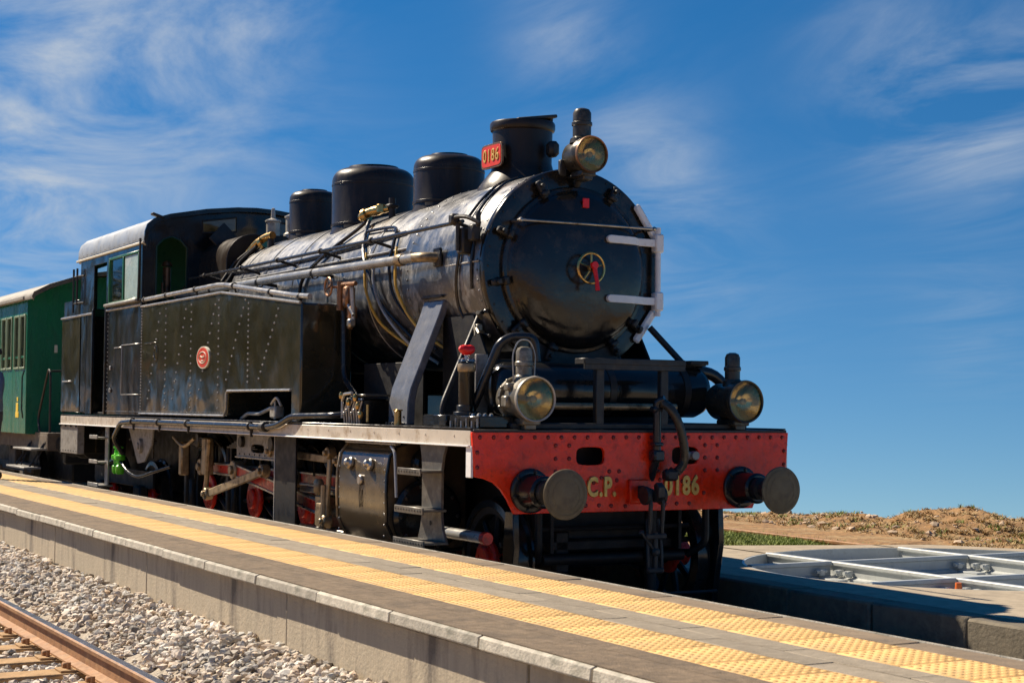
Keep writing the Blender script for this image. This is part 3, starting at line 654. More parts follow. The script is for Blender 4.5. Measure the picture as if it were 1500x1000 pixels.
# boiler barrel
m=MB(); m.lathe([(BR,-2.6),(BR,-7.6)],(0,0,BZ),'x',96); bo=part(m,'boiler_barrel','boiler_paint')
for x in(-2.72,-3.55,-4.55,-5.55,-6.5,-7.3):
    m=MB(); m.lathe([(BR-.002,x-.032),(BR+.006,x-.03),(BR+.006,x+.03),(BR-.002,x+.032)],(0,0,BZ),'x',96); m.build('boiler_band','boiler_paint',bo)
    m=MB(); m.lathe([(BR+.004,x+.030),(BR+.0075,x+.034),(BR+.002,x+.038)],(0,0,BZ),'x',96); m.build('band_edge','cream_trim',bo)
m=MB(); m.tube([surf(x,20,.014) for x in np.linspace(-2.0,-7.4,20)],.012,6); m.build('lagging_seam','boiler_paint',bo)
# firebox shell
def fbprof(w,zt,r,n=8):
    pts=[(-w,1.5),( -w,zt-r)]+[(-w+r-r*math.cos(t),zt-r+r*math.sin(t)) for t in np.linspace(0.1,math.pi/2,n)]
    return pts+[(-y,z) for y,z in pts[::-1]]
m=MB(); m.plate(fbprof(.70,3.74,.34),(),'yz',-9.05,-7.95); part(m,'firebox','dome_paint',bevel=.05)
m=MB(); m.box((-8.75,-.46,3.74),(.035,.30,.30),.006,Matrix.Rotation(R(45),3,'X')@Matrix.Rotation(R(12),3,'Z')); m.tube([(-8.75,-.46,3.5),(-8.75,-.46,3.62)],.025,8); part(m,'draught_flap','dark_iron')
for x,y in((-8.55,.10),(-8.0,.15)):
    m=MB(); m.lathe([(.11,0),(.11,.05),(.085,.07),(.085,.24),(.10,.25),(.10,.27),(.05,.29),(.03,.30),(.022,.42),(0,.43)],(x,y,3.72),'z',20); part(m,'safety_valve','lamp_pale')
# domes and chimney
def dome(x,r,zt,nm,cap=.55,m_='dome_paint'):
    zb=BZ+math.sqrt(BR*BR-r*r)-.10; sh=r*.36; m=MB()
    prof=[(r+.05,zb),(r+.035,zb+.07),(r,zb+.14),(r,zt-sh)]+[(r-sh*.9+sh*.9*math.cos(t),zt-sh+sh*math.sin(t)*.9) for t in np.linspace(.15,1.35,8)]+[(r*cap,zt-.012),(0,zt+.0)]
    m.lathe(prof,(x,0,0),'z',64); o=part(m,nm,m_)
    m=MB(); m.lathe([(r*cap-.02,zt-.02),(r*cap,zt-.01),(r*cap-.01,zt+.012),(r*.3,zt+.018),(0,zt+.018)],(x,0,0),'z',40); m.build('dome_cap',m_,o)
    m=MB(); m.lathe([(r-.001,zt-sh-.05),(r+.004,zt-sh-.046),(r+.004,zt-sh-.026),(r-.001,zt-sh-.022)],(x,0,0),'z',64); m.lathe([(r-.002,zb+.17),(r+.008,zb+.175),(r+.008,zb+.20),(r-.002,zb+.205)],(x,0,0),'z',64); m.build('dome_seam',m_,o)
    return o
dome(-6.92,.285,4.165,'rear_dome'); dome(-5.22,.44,4.22,'steam_dome',.62); dome(-3.40,.345,4.115,'sand_dome')
m=MB(); zc=BZ+SR
pf=[(.42,zc-.17),(.395,zc-.06),(.335,zc+.02),(.28,zc+.09),(.262,zc+.16),(.268,4.13),(.285,4.14),(.292,4.16),(.292,4.20),(.284,4.215),(.245,4.215),(.24,4.0),(.2,3.7)]
m.lathe(pf,(-1.93,0,0),'z',64); chim=part(m,'chimney','dome_paint')
m=MB(); m.box((-1.93,.06,4.25),(.36,.40,.03),.008,Matrix.Rotation(R(9),3,'X')); m.box((-1.93,.24,4.235),(.20,.04,.10),.01); m.build('chimney_cover','dark_iron',chim)
m=MB(); m.box((-1.60,.12,3.95),(.12,.10,.14),.03); m.build('chimney_bracket','dark_iron',chim)
# number plate on the chimney
np_=empty('number_plate',(-1.93,-.305,3.90)); np_.parent=LO
rr_=oval(0,0,.195,.108,36,7)
m=MB(); m.plate(rr_,(),'xz',-.006,.012); m.build('plate','copper',np_,bevel=.003)
m=MB(); m.plate([(x*.90,z*.85) for x,z in rr_],(),'xz',-.0095,-.004); m.build('field','plate_red',np_)
SM=Matrix(((1,0,0,0),(0,0,-1,0),(0,1,0,0),(0,0,0,1)))
text('lettering','0186',.155,'brass_letter',np_,Matrix.Translation((0,-.0115,0))@SM,.003,.86,.0015)
m=MB(); m.tube([(0,.0,0),(0,.05,0)],.02,8); m.build('plate_stay','dark_iron',np_)

# lamps
def lamp(loc,r,depth,nm,chz,rim,body,chx=-.17,chy=0,style=0,bail=False,cw=.36):
    l=empty(nm,loc); l.parent=LO; m=MB()
    m.lathe([(0,-depth),(r*.80,-depth),(r*.86,-depth+.02),(r*.86,-.10),(r*.97,-.085),(r*.97,-.01),(r*.92,0),(r*.92,-.02)],(0,0,0),'x',44)
    if style:
        m.lathe([(r*.86,-depth*.75),(r*1.0,-depth*.75),(r*1.0,-depth*.66),(r*.86,-depth*.66)],(0,0,0),'x',44); m.box((-.13,-r*.9,-.02),(.10,.08,.09),.012); m.box((-.13,-r*.85,.09),(.08,.06,.06),.01)
        for k in range(7): a=R(100+k*25); m.hemi((-depth*.7,r*1.0*math.cos(a),r*1.0*math.sin(a)),(0,math.cos(a),math.sin(a)),.014,6)
    m.build('housing',body,l)
    m=MB(); m.lathe([(r*.91,-.012),(r*.98,-.004),(r*1.0,.012),(r*.97,.026),(r*.91,.022),(r*.905,.0)],(0,0,0),'x',48); m.build('rim',rim,l)
    m=MB(); m.lathe([(r*.93,.006),(r*.7,.016),(r*.35,.023),(0,.026)],(0,0,0),'x',48); m.build('lens','lamp_glass',l)
    m=MB(); m.lathe([(r*.915,-.004),(r*.80,-.03),(r*.55,-.065),(r*.28,-.09),(r*.08,-.10),(0,-.10)],(0,0,0),'x',48); m.build('reflector','reflector',l)
    m=MB(); m.lathe([(0,-.10),(r*.10,-.095),(r*.10,-.06),(r*.16,-.04),(r*.15,-.01),(r*.07,.002),(0,.004)],(0,0,0),'x',20); m.build('bulb','cream_trim',l)
    m=MB(); cr=r*cw; m.lathe([(cr*1.35,r*.70),(cr*1.25,r*.95),(cr,r*1.05),(cr,chz*.62),(cr*1.12,chz*.64),(cr*1.12,chz*.70),(cr,chz*.72),(cr,chz*.9),(cr*.8,chz*.97),(cr*.4,chz),(0,chz)],(chx,chy,0),'z',24); m.build('chimney',body,l)
    m=MB()
    if bail: m.tube(rounded([(chx,-cr*1.4,r*.75),(chx,-cr*1.6,chz*.85),(chx,-cr*.8,chz*1.13),(chx,cr*.8,chz*1.13),(chx,cr*1.6,chz*.85),(chx,cr*1.4,r*.75)],.05),.006,6); m.build('bail','pipe_grey',l)
    m=MB(); m.box((-depth*.45,0,-r*.98),(depth*.7,r*.9,.05),.01); m.box((-depth*.4,0,-r*1.1),(depth*.5,r*.6,.08),.01); m.build('foot',body,l)
    return l
lamp((-.75,0,3.785),.155,.27,'top_headlamp',.405,'copper','lamp_body',-.15,cw=.50)
m=MB(); m.box((-.93,-.02,3.62),(.22,.10,.02),.004); m.tube([(-.98,0,3.55),(-.9,0,3.64)],.03,8); m.box((-1.0,-.13,3.69),(.05,.06,.14),.01); part(m,'lamp_bracket','dark_iron')
lamp((.05,-.965,1.75),.175,.36,'front_headlamp',.40,'lamp_pale','lamp_mid',-.17,0,1,True)
lamp((.05,.985,1.75),.175,.36,'front_headlamp',.40,'lamp_body','lamp_body',-.17,0,0)

# front deck: crossbar frame, reservoir, saddle
m=MB(); m.box((-.12,0,2.05),(.16,.94,.05),.006); m.box((-.055,0,2.03),(.02,.94,.09),.004)
for y in(-.31,.29): m.box((-.10,y,1.775),(.055,.075,.51),.006)
part(m,'step_frame','dark_iron')
m=MB(); m.lathe([(0,-1.02),(.12,-1.01),(.19,-.96),(.215,-.9),(.215,.9),(.19,.96),(.12,1.01),(0,1.02)],(-.58,0,1.83),'y',48)
part(m,'air_reservoir','black_paint')
for y in(-.72,.0,.72):
    m=MB(); m.lathe([(.216,y-.03),(.222,y-.03),(.222,y+.03),(.216,y+.03)],(-.58,0,1.83),'y',40)
    part(m,'reservoir_strap','dark_iron')
m=MB(); m.tube([(-.30,-.95,1.70),(-.30,.55,1.70)],.028,10); part(m,'cross_pipe','oily_steel')
m=MB(); m.box((-1.75,0,1.85),(1.45,1.0,.70),.03); m.box((-1.6,0,2.2),(1.2,.9,.4),.03); part(m,'saddle','dark_iron')
m=MB(); m.box((-1.02,0,1.80),(.02,2.1,.56),.004); part(m,'dark_filler_plate','frame_iron')  # added dark plate, hides the sky so the gap below the reservoir reads black
for s_ in(-1,1):
    m=MB(); m.plate([(-1.86,1.53),(-1.06,1.53),(-1.06,2.12),(-1.3,2.45),(-1.86,2.45)],(),'xz',s_*.78,s_*.80); part(m,'saddle_side','frame_iron')
    m=MB(); m.box((-2.75,s_*.86,1.80),(1.3,.02,.56),.004); part(m,'dark_side_filler','frame_iron')  # added dark plate, closes a bright slit of sky under the boiler
m=MB(); m.box((-.62,0,1.545),(1.1,2.2,.05),.01); part(m,'front_deck_plate','dark_iron')
m=MB(); m.tube(rounded([(-.95,.72,2.38),(-.75,.95,2.05),(-.7,1.0,1.98)],.1),.028,8); m.box((-.62,.80,2.06),(.30,.35,.03),.006); m.box((-.45,.86,2.07),(.10,.18,.035),.006); part(m,'side_stay','dark_iron')
m=MB(); m.tube(rounded([(-.55,.75,2.03),(-.55,1.15,1.98),(-.5,1.3,1.70),(-.5,1.3,1.53)],.18),.05,12); part(m,'exhaust_pipe','pipe_dark')
m=MB(); m.tube(rounded([(-.72,-1.18,1.55),(-.62,-1.12,1.72),(-.50,-.98,2.18),(-.46,-.90,2.24),(-.40,-.72,2.24),(-.40,-.70,2.05)],.07,8),.036,12); part(m,'air_pipe','pipe_dark')
m=MB(); m.tube(rounded([(-.85,-1.30,1.55),(-.85,-1.30,1.70),(-1.18,-.80,2.46),(-1.2,-.74,2.48)],.07),.020,10); m.hemi((-1.2,-.74,2.48),(.3,-.8,.4),.035,10,1); part(m,'steadying_rail','dark_iron')
# hand pump and deck boxes
hp=empty('sand_pump',(-.62,-1.2,1.53)); hp.parent=LO
m=MB(); m.disc((0,0,.09),'z',.105,.03,24); m.disc((0,0,.12),'z',.08,.05,24); m.lathe([(.064,.15),(.064,.44),(.07,.45),(.07,.5),(.05,.51),(0,.51)],(0,0,0),'z',24); m.build('column','black_paint',hp)
m=MB(); m.lathe([(.066,.43),(.072,.44),(.072,.49),(.066,.50)],(0,0,0),'z',24); m.build('collar','oily_steel',hp)
m=MB()
for k in range(6): a=k*math.pi/3; m.hemi((.05*math.cos(a),.05*math.sin(a),.51),(0,0,1),.022,7,1.3)
m.tube([(0,0,.5),(0,0,.58)],.02,8); m.build('gland_nuts','steel',hp)
m=MB(); m.tube(cat([(0,-.062,.622),(0,-.04,.61),(0,0,.598),(0,.04,.61),(0,.062,.622)],4),[.016,.02,.026,.032,.036,.038,.04,.042,.042,.042,.04,.038,.036,.032,.026,.02,.016],10); m.build('wing_nut','bright_red',hp)
m=MB(); m.box((-.85,-1.2,1.58),(.42,.33,.09),.008); m.box((-.36,-1.2,1.575),(.50,.30,.09),.008)
part(m,'deck_box','black_paint')
m=MB()
for k in range(6): m.tube([(-.56+k*.09,-1.365,1.53),(-.56+k*.09,-1.365,1.58+.02*(k%2))],.008,8)
for k in range(4): m.hemi((-.5+.1*k,-1.2,1.62),(0,0,1),.022,8,1)
part(m,'box_studs','steel')['kind']='stuff'
m=MB(); m.box((-.72,-1.02,1.83),(.03,.11,.55),.006); part(m,'deck_bracket','grey_step')
# steam pipe cover from smokebox to cylinder
m=MB(); w=[-2.19,-1.80]; sec=[(-.76,2.62),(-.83,2.60),(-.87,2.48),(-1.13,1.84),(-1.155,1.72),(-1.16,1.53)]
prof=[(y,z) for y,z in sec]+[(y+.07,z) for y,z in sec[::-1]]
m.plate(prof,(),'yz',w[0],w[1]); sp=part(m,'steam_pipe_cover','strut_paint',bevel=.012)
m=MB()
for x in np.linspace(-2.09,-1.87,4): m.hemi((x,-1.16,1.6),(0,-1,0),.011,6)
for x in np.linspace(-2.10,-1.86,5): m.tube([(x,-1.16,1.535),(x,-1.22,1.535)],.018,6); 
m.box((-1.995,-.83,2.635),(.40,.05,.02),.005)
m.build('cover_bolts','dark_iron',sp)
# lubricator
lu=empty('lubricator',(-2.62,-1.25,1.53)); lu.parent=LO
m=MB(); m.box((.06,.06,.11),(.36,.26,.22),.015); m.box((.2,.05,.25),(.36,.3,.02),.004); m.build('oil_box','black_paint',lu)
m=MB()
for k in range(7):
    x=-.10+.055*k; m.tube(rounded([(x,-.09,.0),(x,-.10,.10+.02*(k%3)),(x+.03,-.08,.2)],.03),.010,6); m.box((x,-.095,.09+.025*(k%3)),(.03,.03,.035),.006); m.hemi((x+.03,-.08,.21),(0,0,1),.018,8,1.2)
m.tube([(-.14,-.1,.05),(-.14,-.1,.24)],.014,8); m.tube([(-.14,-.1,.2),(-.05,-.12,.26),(.12,-.12,.27)],.014,8); m.build('feed_pipes','steel',lu)
m=MB()
for x,z in((-.14,.22),(.02,.16),(.17,.2),(.23,.13),(.29,.05)): m.lathe([(.016,0),(.022,.02),(.022,.045),(.012,.06),(0,.06)],(x,-.11,z),'z',10)
m.tube([(.33,-.06,.02),(.33,-.06,.17)],.013,8); m.build('brass_fittings','brass',lu)['kind']='stuff'
m=MB(); m.disc((-1.55,-1.36,1.53),'z',.03,.12,12); m.box((-1.55,-1.36,1.655),(.09,.05,.012),.003); part(m,'oil_cup','brass')

# pipes and rails along the boiler
def rail_with_stays(name,pts,r,mm_,stays,sr=.012):
    m=MB(); m.tube(pts,r,12); o=part(m,name,mm_)
    for (a,b) in stays:
        m=MB(); m.tube([a,b],sr,8); m.lathe([(r+.004,-.022),(r+.012,-.016),(r+.012,.016),(r+.004,.022)],a,'x',14); m.build('stay','dark_iron',o)
    return o
HZ=3.215; hy=-.945
rail_with_stays('handrail',[(-8.6,hy,HZ),(-1.22,hy,HZ)],.017,'pipe_dark',[((x,hy,HZ),surf(x,24,-.02)) for x in(-8.0,-6.7,-5.55,-4.35,-3.1,-1.35)],.016)
rail_with_stays('handrail',[(-8.6,-hy,HZ),(-1.22,-hy,HZ)],.017,'pipe_dark',[((x,-hy,HZ),(x,.72,HZ-.08)) for x in(-8.0,-6.7,-5.55,-4.35,-3.1,-1.35)],.016)
th=rail_with_stays('steam_pipe',[(-9.0,-.985,3.03),(-5.4,-.985,3.015),(-2.06,-.985,2.975)],.042,'pipe_grey',[((x,-.985,3.03-.008*(x+9)),surf(x,10,-.02)) for x in(-7.6,-6.0,-4.4)],.02)
m=MB(); m.lathe([(.05,-2.42),(.056,-2.40),(.056,-2.32),(.05,-2.30)],(0,-.985,2.976),'x',16); m.tube(rounded([(-2.06,-.985,2.975),(-1.92,-.975,2.97),(-1.86,-.84,2.97)],.07,8),[.044]*11,14); m.build('pipe_elbow','oily_steel',th)
m=MB(); m.box((-1.86,-.86,2.97),(.14,.03,.16),.01); m.build('pipe_flange','dark_iron',th)
m=MB(); m.tube([surf(x,33+6*math.sin((x+3)*.5),.02) for x in np.linspace(-2.9,-7.8,24)],.016,8); part(m,'sand_pipe','pipe_dark')
def wrap(name,pts,r,mm_):
    m=MB(); m.tube(cat([surf(*p) for p in pts],6),r,8); return part(m,name,mm_)
wrap('feed_pipe',[(-4.18,52,.06),(-4.30,46,.035),(-4.72,28,.03),(-5.1,14,.03),(-5.2,0,.03),(-5.2,-20,.04)],.019,'pipe_dark')
wrap('feed_pipe',[(-4.10,52,.06),(-4.02,45,.035),(-3.72,25,.03),(-3.45,8,.03),(-3.15,-14,.04),(-2.70,-48,.06)],.019,'pipe_dark')
wrap('feed_pipe',[(-3.98,42,.03),(-3.45,41,.03),(-3.15,37,.035),(-3.02,25,.03),(-2.95,6,.03),(-2.78,-16,.04),(-2.45,-48,.06)],.016,'pipe_dark')
wrap('copper_pipe',[(-3.62,22,.025),(-3.50,6,.035),(-3.42,-8,.045),(-3.22,-28,.06),(-2.75,-55,.08)],.014,'yellow_pipe')
wrap('copper_pipe',[(-2.92,22,.025),(-2.82,6,.03),(-2.74,-10,.04),(-2.5,-32,.06),(-2.1,-55,.09)],.014,'yellow_pipe')
wrap('white_hose',[(-3.30,12,.04),(-3.25,0,.05),(-3.1,-18,.06),(-2.85,-40,.08),(-2.6,-58,.10)],.016,'pipe_grey')
wrap('wire_conduit',[(-1.75,78,.065),(-1.62,62,.065),(-1.52,45,.065),(-1.50,31,.075)],.012,'pipe_dark'); wrap('wire_conduit',[(-1.62,78,.065),(-1.48,62,.065),(-1.40,45,.065),(-1.36,31,.075)],.012,'pipe_dark')
wrap('drain_pipe',[(-1.42,24,.085),(-1.45,8,.07),(-1.50,-8,.07),(-1.52,-22,.08),(-1.42,-34,.10),(-1.15,-38,.12)],.015,'pipe_dark')
wrap('drain_pipe',[(-1.22,24,.075),(-1.22,5,.065),(-1.24,-12,.065)],.013,'pipe_dark')
m=MB(); m.tube([surf(-2.2,3,.03),surf(-1.1,3,.06)],.008,6); part(m,'trim_strip','pipe_grey')
cv=empty('clack_valve',(-4.15,-.46,3.52)); cv.parent=LO
m=MB(); m.tube(cat([(-.16,-.08,.04),(-.05,-.04,.09),(.08,.02,.11),(.2,.08,.12)],4),[.03,.045,.05,.05,.045,.045,.05,.05,.05,.04,.04,.035,.03],12); m.disc((-.10,-.06,.06),(.5,.3,.2),.075,.045,18); m.disc((.12,.03,.08),'z',.055,.08,16); m.build('body','brass',cv)
m=MB(); m.tube([(.22,.1,.02),(.22,.1,.22)],.035,12); m.box((.22,.1,.14),(.11,.11,.04),.012); m.build('stem','dark_iron',cv)
cv2=empty('clack_valve',(-7.45,-.45,3.50)); cv2.parent=LO
m=MB(); m.tube(cat([(-.25,-.06,-.02),(-.1,-.02,.08),(.08,.02,.14),(.25,.05,.16)],4),.045,12); m.disc((0,0,.07),(.5,.3,.3),.08,.05,18); m.build('body','brass',cv2)
m=MB(); m.tube([(.2,.05,0),(.2,.05,.2)],.04,12); m.tube([(-.1,-.04,.05),(-.45,-.16,-.12),(-.5,-.3,-.35)],.02,8); m.tube([(-.05,-.04,.05),(-.2,-.18,-.12),(-.25,-.34,-.4)],.02,8); m.build('stem','dark_iron',cv2)
m=MB(); m.box((-1.30,-.885,3.06),(.12,.10,.22),.015); m.box((-1.16,-.87,3.12),(.10,.08,.14),.015); m.tube([(-1.3,-.95,3.21),(-1.3,-.95,2.98)],.02,8); m.tube(cat([(-1.5,-.92,3.22),(-1.3,-.98,3.25),(-1.12,-.96,3.24),(-1.0,-.9,3.18)],4),.018,8); m.box((-1.03,-.90,3.22),(.03,.04,.13),.008); m.box((-1.33,-.97,3.24),(.08,.08,.09),.015); part(m,'lamp_switch_box','dark_iron')
m=MB(); m.tube([(-1.15,-.80,2.42),(-1.1,-.86,2.46)],.02,8); m.tube(cat([(-1.15,-.78,2.3),(-1.0,-.92,2.33),(-.9,-.95,2.28)],4),.012,6); m.box((-1.02,-.9,2.33),(.09,.05,.06),.01); m.tube([(-1.02,-.93,2.36),(-.95,-.96,2.26)],.008,6); part(m,'drain_cock','lamp_mid')
# regulator / injector cluster ahead of tank
ic=empty('injector_valve',(-3.45,-1.1,2.6)); ic.parent=LO
m=MB(); ringp=[(-.04+.0*t,-.09+.085*math.cos(t),.20+.085*math.sin(t)) for t in np.linspace(0,6.283,25)]
ringp=[(-.05+.085*math.cos(t),-.10,.20+.085*math.sin(t)) for t in np.linspace(0,6.283,25)]; m.tube(ringp,.011,6,False)
for k in range(4): a=k*math.pi/2+.4; m.tube([(-.05,-.10,.20),(-.05+.08*math.cos(a),-.10,.20+.08*math.sin(a))],.007,5)
m.tube([(-.05,-.10,.2),(-.05,.0,.2)],.012,8); m.build('handwheel','copper',ic)
m=MB(); m.tube([(0,0,-.02),(0,0,.25)],.032,10); m.tube([(0,0,.22),(.25,.05,.22)],.022,8); m.box((.14,.03,.1),(.1,.1,.2),.02); m.tube([(.2,.03,.2),(.22,.03,-.05),(.25,0,-.2)],.025,8); m.box((.22,.03,-.05),(.09,.08,.12),.015); m.build('body','copper',ic)
m=MB(); m.tube([(.28,.0,.18),(.28,.02,-.12)],.02,8); m.tube([(.2,.0,.02),(.32,.0,-.08)],.015,8); m.box((.27,0,-.15),(.07,.07,.08),.015); m.build('drain_fittings','steel',ic)
# ------------------------------------------------------------------ tanks
TY=1.42
def tank(s):
    o=empty('side_tank',(0,0,0)); o.parent=LO
    pl=[(-9.0,1.565),(-5.73,1.565),(-5.73,1.83),(-3.86,1.83),(-3.86,1.525),(-3.62,1.525),(-3.62,2.65),(-5.94,2.88),(-9.0,2.88)]
    m=MB(); a,b=(-TY,-.90) if s<0 else (.90,TY); m.plate(pl,(),'xz',a,b); m.build('shell','tank_paint',o,bevel=.018)
    y=s*(TY+.004)
    m=MB(); m.tube([(-9.0,y,2.878),(-5.94,y,2.878),(-3.64,y,2.652)],.014,8); m.tube([(-9.0,y,1.572),(-5.80,y,1.572),(-5.735,y,1.64),(-5.735,y,1.80),(-5.70,y,1.832),(-3.86,y,1.832)],.013,8); m.build('beading','pipe_grey',o)
    m=MB()
    def row(p,q,n,r=.0105):
        for i in range(n):
            t=i/(n-1); m.hemi((p[0]+(q[0]-p[0])*t,s*(TY+.001),p[1]+(q[1]-p[1])*t),(0,s,0),r,6,1.0)
    row((-8.96,1.62),(-8.96,2.84),34,.011)
    for x,zt in((-7.95,2.80),(-6.98,2.80),(-6.02,2.80),(-5.08,2.72)): row((x,1.65 if x<-5.5 else 1.92),(x,zt),15,.0115)
    for x0,x1 in((-8.20,-8.65),(-7.18,-7.66),(-6.14,-6.72),(-5.18,-5.75),(-4.22,-4.75)): row((x0,2.76 if x0<-5 else 2.62),(x1,1.75 if x1<-5.9 else 1.95),11,.012)
    row((-9,1.60),(-5.8,1.60),60,.007)
    q=m.build('rivets','rivet_glint' ,o); q['kind']='stuff'
    m=MB(); m.plate(oval(-8.35,2.30,.10,.115,24),(),'xz',s*(TY+.001),s*(TY+.004)); 
    m.build('patch','tank_paint',o)
    # builder's plate
    bp=MB(); bp.plate(oval(-6.515,2.20,.215,.122,40),(),'xz',s*TY,s*(TY+.014)); bpo=bp.build('works_plate','cream_trim',o)
    bp=MB(); bp.plate(oval(-6.515,2.20,.195,.108,40),(),'xz',s*(TY+.01),s*(TY+.0165)); bp.build('plate_field','orange_red',bpo)
    bp=MB(); bp.tube([(-6.515+.13*math.cos(t),s*(TY+.018),2.20+.062*math.sin(t)) for t in np.linspace(0,6.283,30)],.006,5,False); bp.tube([(-6.58,s*(TY+.018),2.215),(-6.515,s*(TY+.018),2.20),(-6.45,s*(TY+.018),2.215)],.009,5); bp.tube([(-6.56,s*(TY+.018),2.165),(-6.47,s*(TY+.018),2.165)],.007,5); bp.build('plate_relief','cream_trim',bpo)
    m=MB(); m.tube(rounded([(-8.98,y*.985,2.96),(-6.0,y*.985,2.97),(-3.9,y*.985,2.735),(-3.45,y*.985,2.70)],.25),.026,12); m.build('tank_rail','pipe_grey',o)
    m=MB()
    for x,z in((-8.9,2.96),(-8.0,2.963),(-6.9,2.967),(-5.6,2.93),(-4.5,2.80),(-3.7,2.71)):
        m.tube([(x,y*.985,z),(x,y*.96,z-.12)],.012,8); m.lathe([(.028,-.02),(.036,-.015),(.036,.015),(.028,.02)],(x,y*.985,z),'x',12)
    m.build('rail_clips','dark_iron',o)
    if s<0:
        m=MB(); m.box((-8.55,y,2.42),(.55,.01,.012),.003); m.tube([(-8.35+.055*math.cos(t),-TY-.004,2.30+.085*math.sin(t)) for t in np.linspace(0,6.283,20)],.006,5,False); m.build('hatch_lines','tank_paint',o)
        m=MB(); m.tube(rounded([(-5.6,-1.3,1.54),(-5.4,-1.3,1.6),(-5.0,-1.32,1.60),(-4.7,-1.3,1.66)],.05),.02,8); m.box((-4.55,-1.3,1.62),(.16,.1,.12),.015); m.tube([(-4.5,-1.34,1.55),(-4.5,-1.34,1.76)],.012,8); m.tube(cat([(-4.6,-1.34,1.7),(-4.4,-1.36,1.76),(-4.3,-1.35,1.68)],4),.014,8); m.build('water_cock','lamp_pale',o)
mat('orange_red',(.62,.06,.025),.35,var=.12)
tank(-1); tank(1)
m=MB(); m.tube(rounded([(-9.95,-1.36,1.05),(-9.93,-1.49,1.25),(-9.55,-1.505,1.45),(-8.9,-1.505,1.475),(-4.25,-1.505,1.475),(-3.95,-1.505,1.50),(-3.65,-1.49,1.585),(-2.95,-1.35,1.60),(-2.85,-1.2,1.62),(-3.1,-1.05,1.75),(-3.52,-1.02,1.95),(-3.55,-1.02,2.72)],.10,6),.030,12); ap_=part(m,'ejector_pipe','pipe_dark')
m=MB()
for x in(-9.0,-7.9,-6.8,-4.75): m.lathe([(.033,-.02),(.042,-.014),(.042,.014),(.033,.02)],(x,-1.505,1.475),'x',14); m.box((x,-1.49,1.42),(.025,.03,.10),.004)
m.lathe([(.033,-.06),(.05,-.05),(.05,.05),(.033,.06)],(-4.35,-1.505,1.476),'x',16); m.build('pipe_clip','dark_iron',ap_)

# ------------------------------------------------------------------ cab and bunker
cab=empty('cab',(0,0,0)); cab.parent=LO
for s in(-1,1):
    a,b=(-TY,-TY+.02) if s<0 else (TY-.02,TY)
    m=MB(); m.plate([(-10.66,1.55),(-9.0,1.55),(-9.0,3.70),(-12.05,3.70),(-12.05,2.9),(-11.68,2.9),(-11.68,1.55),(-11.32,1.55),(-11.32,3.55),(-10.66,3.55)],[[(-10.50,2.99),(-9.13,2.99),(-9.13,3.57),(-10.50,3.57)]],'xz',a,b); sd=m.build('side_sheet','black_paint',cab,bevel=.003)
    m=MB(); m.plate([(-10.64,1.56),(-9.02,1.56),(-9.02,3.68),(-10.64,3.68)],[[(-10.47,3.02),(-9.16,3.02),(-9.16,3.54),(-10.47,3.54)]],'xz',s*(TY-.028),s*(TY-.022)); m.build('lining','cab_green',cab)
    fr=MB()
    for (x0,x1,z0,z1) in((-10.52,-9.11,2.975,3.005),(-10.52,-9.11,3.555,3.585),(-10.52,-10.49,3.005,3.555),(-9.14,-9.11,3.005,3.555),(-9.85,-9.80,3.005,3.555)):
        fr.box(((x0+x1)/2,s*(TY-.005),(z0+z1)/2),(x1-x0,.045,z1-z0),.006)
    wf=fr.build('window_frame','cab_green',cab)
    m=MB(); m.box((-9.47,s*(TY-.002),3.28),(.62,.006,.54),.002); m.build('sliding_pane','window_board',wf)
    m=MB(); m.box((-10.17,s*(TY-.012),3.28),(.62,.005,.54),.001); m.build('pane','glass',wf)
    m=MB(); m.box((-9.82,s*(TY+.02),2.965),(1.50,.09,.035),.008); m.build('arm_rest','grey_step',cab)
    m=MB(); m.tube([(-10.66,s*(TY+.006),2.905),(-9.0,s*(TY+.006),2.905)],.016,8); m.tube([(-13.1,s*(TY+.006),2.905),(-11.34,s*(TY+.006),2.905)],.016,8); m.build('beading','pipe_grey',cab)
    m=MB(); m.box((-10.63,s*(TY+.01),2.25),(.05,.03,1.4),.006); m.build('door_post','black_paint',cab); m=MB(); m.box((-11.30,s*(TY+.01),2.25),(.05,.03,1.4),.006); m.build('door_post','black_paint',cab); m=MB(); m.tube([(-9.06,s*(TY+.03),2.95),(-8.99,s*(TY+.03),3.72)],.014,8); m.build('grab_rail','pipe_dark',cab)
    for k,x in enumerate((-12.25,-12.05)):
        m=MB(); m.tube([(x,s*(TY+.05),2.95 if k==0 else 3.05),(x,s*(TY+.05),3.56)],.015,8)
        for z in(3.08,3.45): m.tube([(x,s*(TY+.05),z),(x+.18,s*(TY-.0),z)],.012,8)
        m.build('grab_rail','dark_iron',cab)
    m=MB()
    for z in np.linspace(1.6,2.85,24): m.hemi((-10.55,s*(TY+.001),z),(0,s,0),.007,6)
    for x in np.linspace(-10.6,-9.0,40): m.hemi((x,s*(TY+.001),1.59),(0,s,0),.007,6)
    q=m.build('rivets','pipe_grey',cab); q['kind']='stuff'
    m=MB(); 
    for (x0,x1,z0,z1) in((-9.85,-9.05,2.425,2.435),(-9.85,-9.84,1.80,2.43),(-9.85,-9.05,1.80,1.81),(-10.2,-9.85,2.40,2.412)): m.box(((x0+x1)/2,s*(TY+.004),(z0+z1)/2),(x1-x0,.012,z1-z0),.003)
    m.box((-10.36,s*(TY+.012),2.15),(.05,.02,.05),.006); m.box((-10.36,s*(TY+.012),1.86),(.05,.02,.05),.006); m.build('locker_door_edge','pipe_grey',cab)
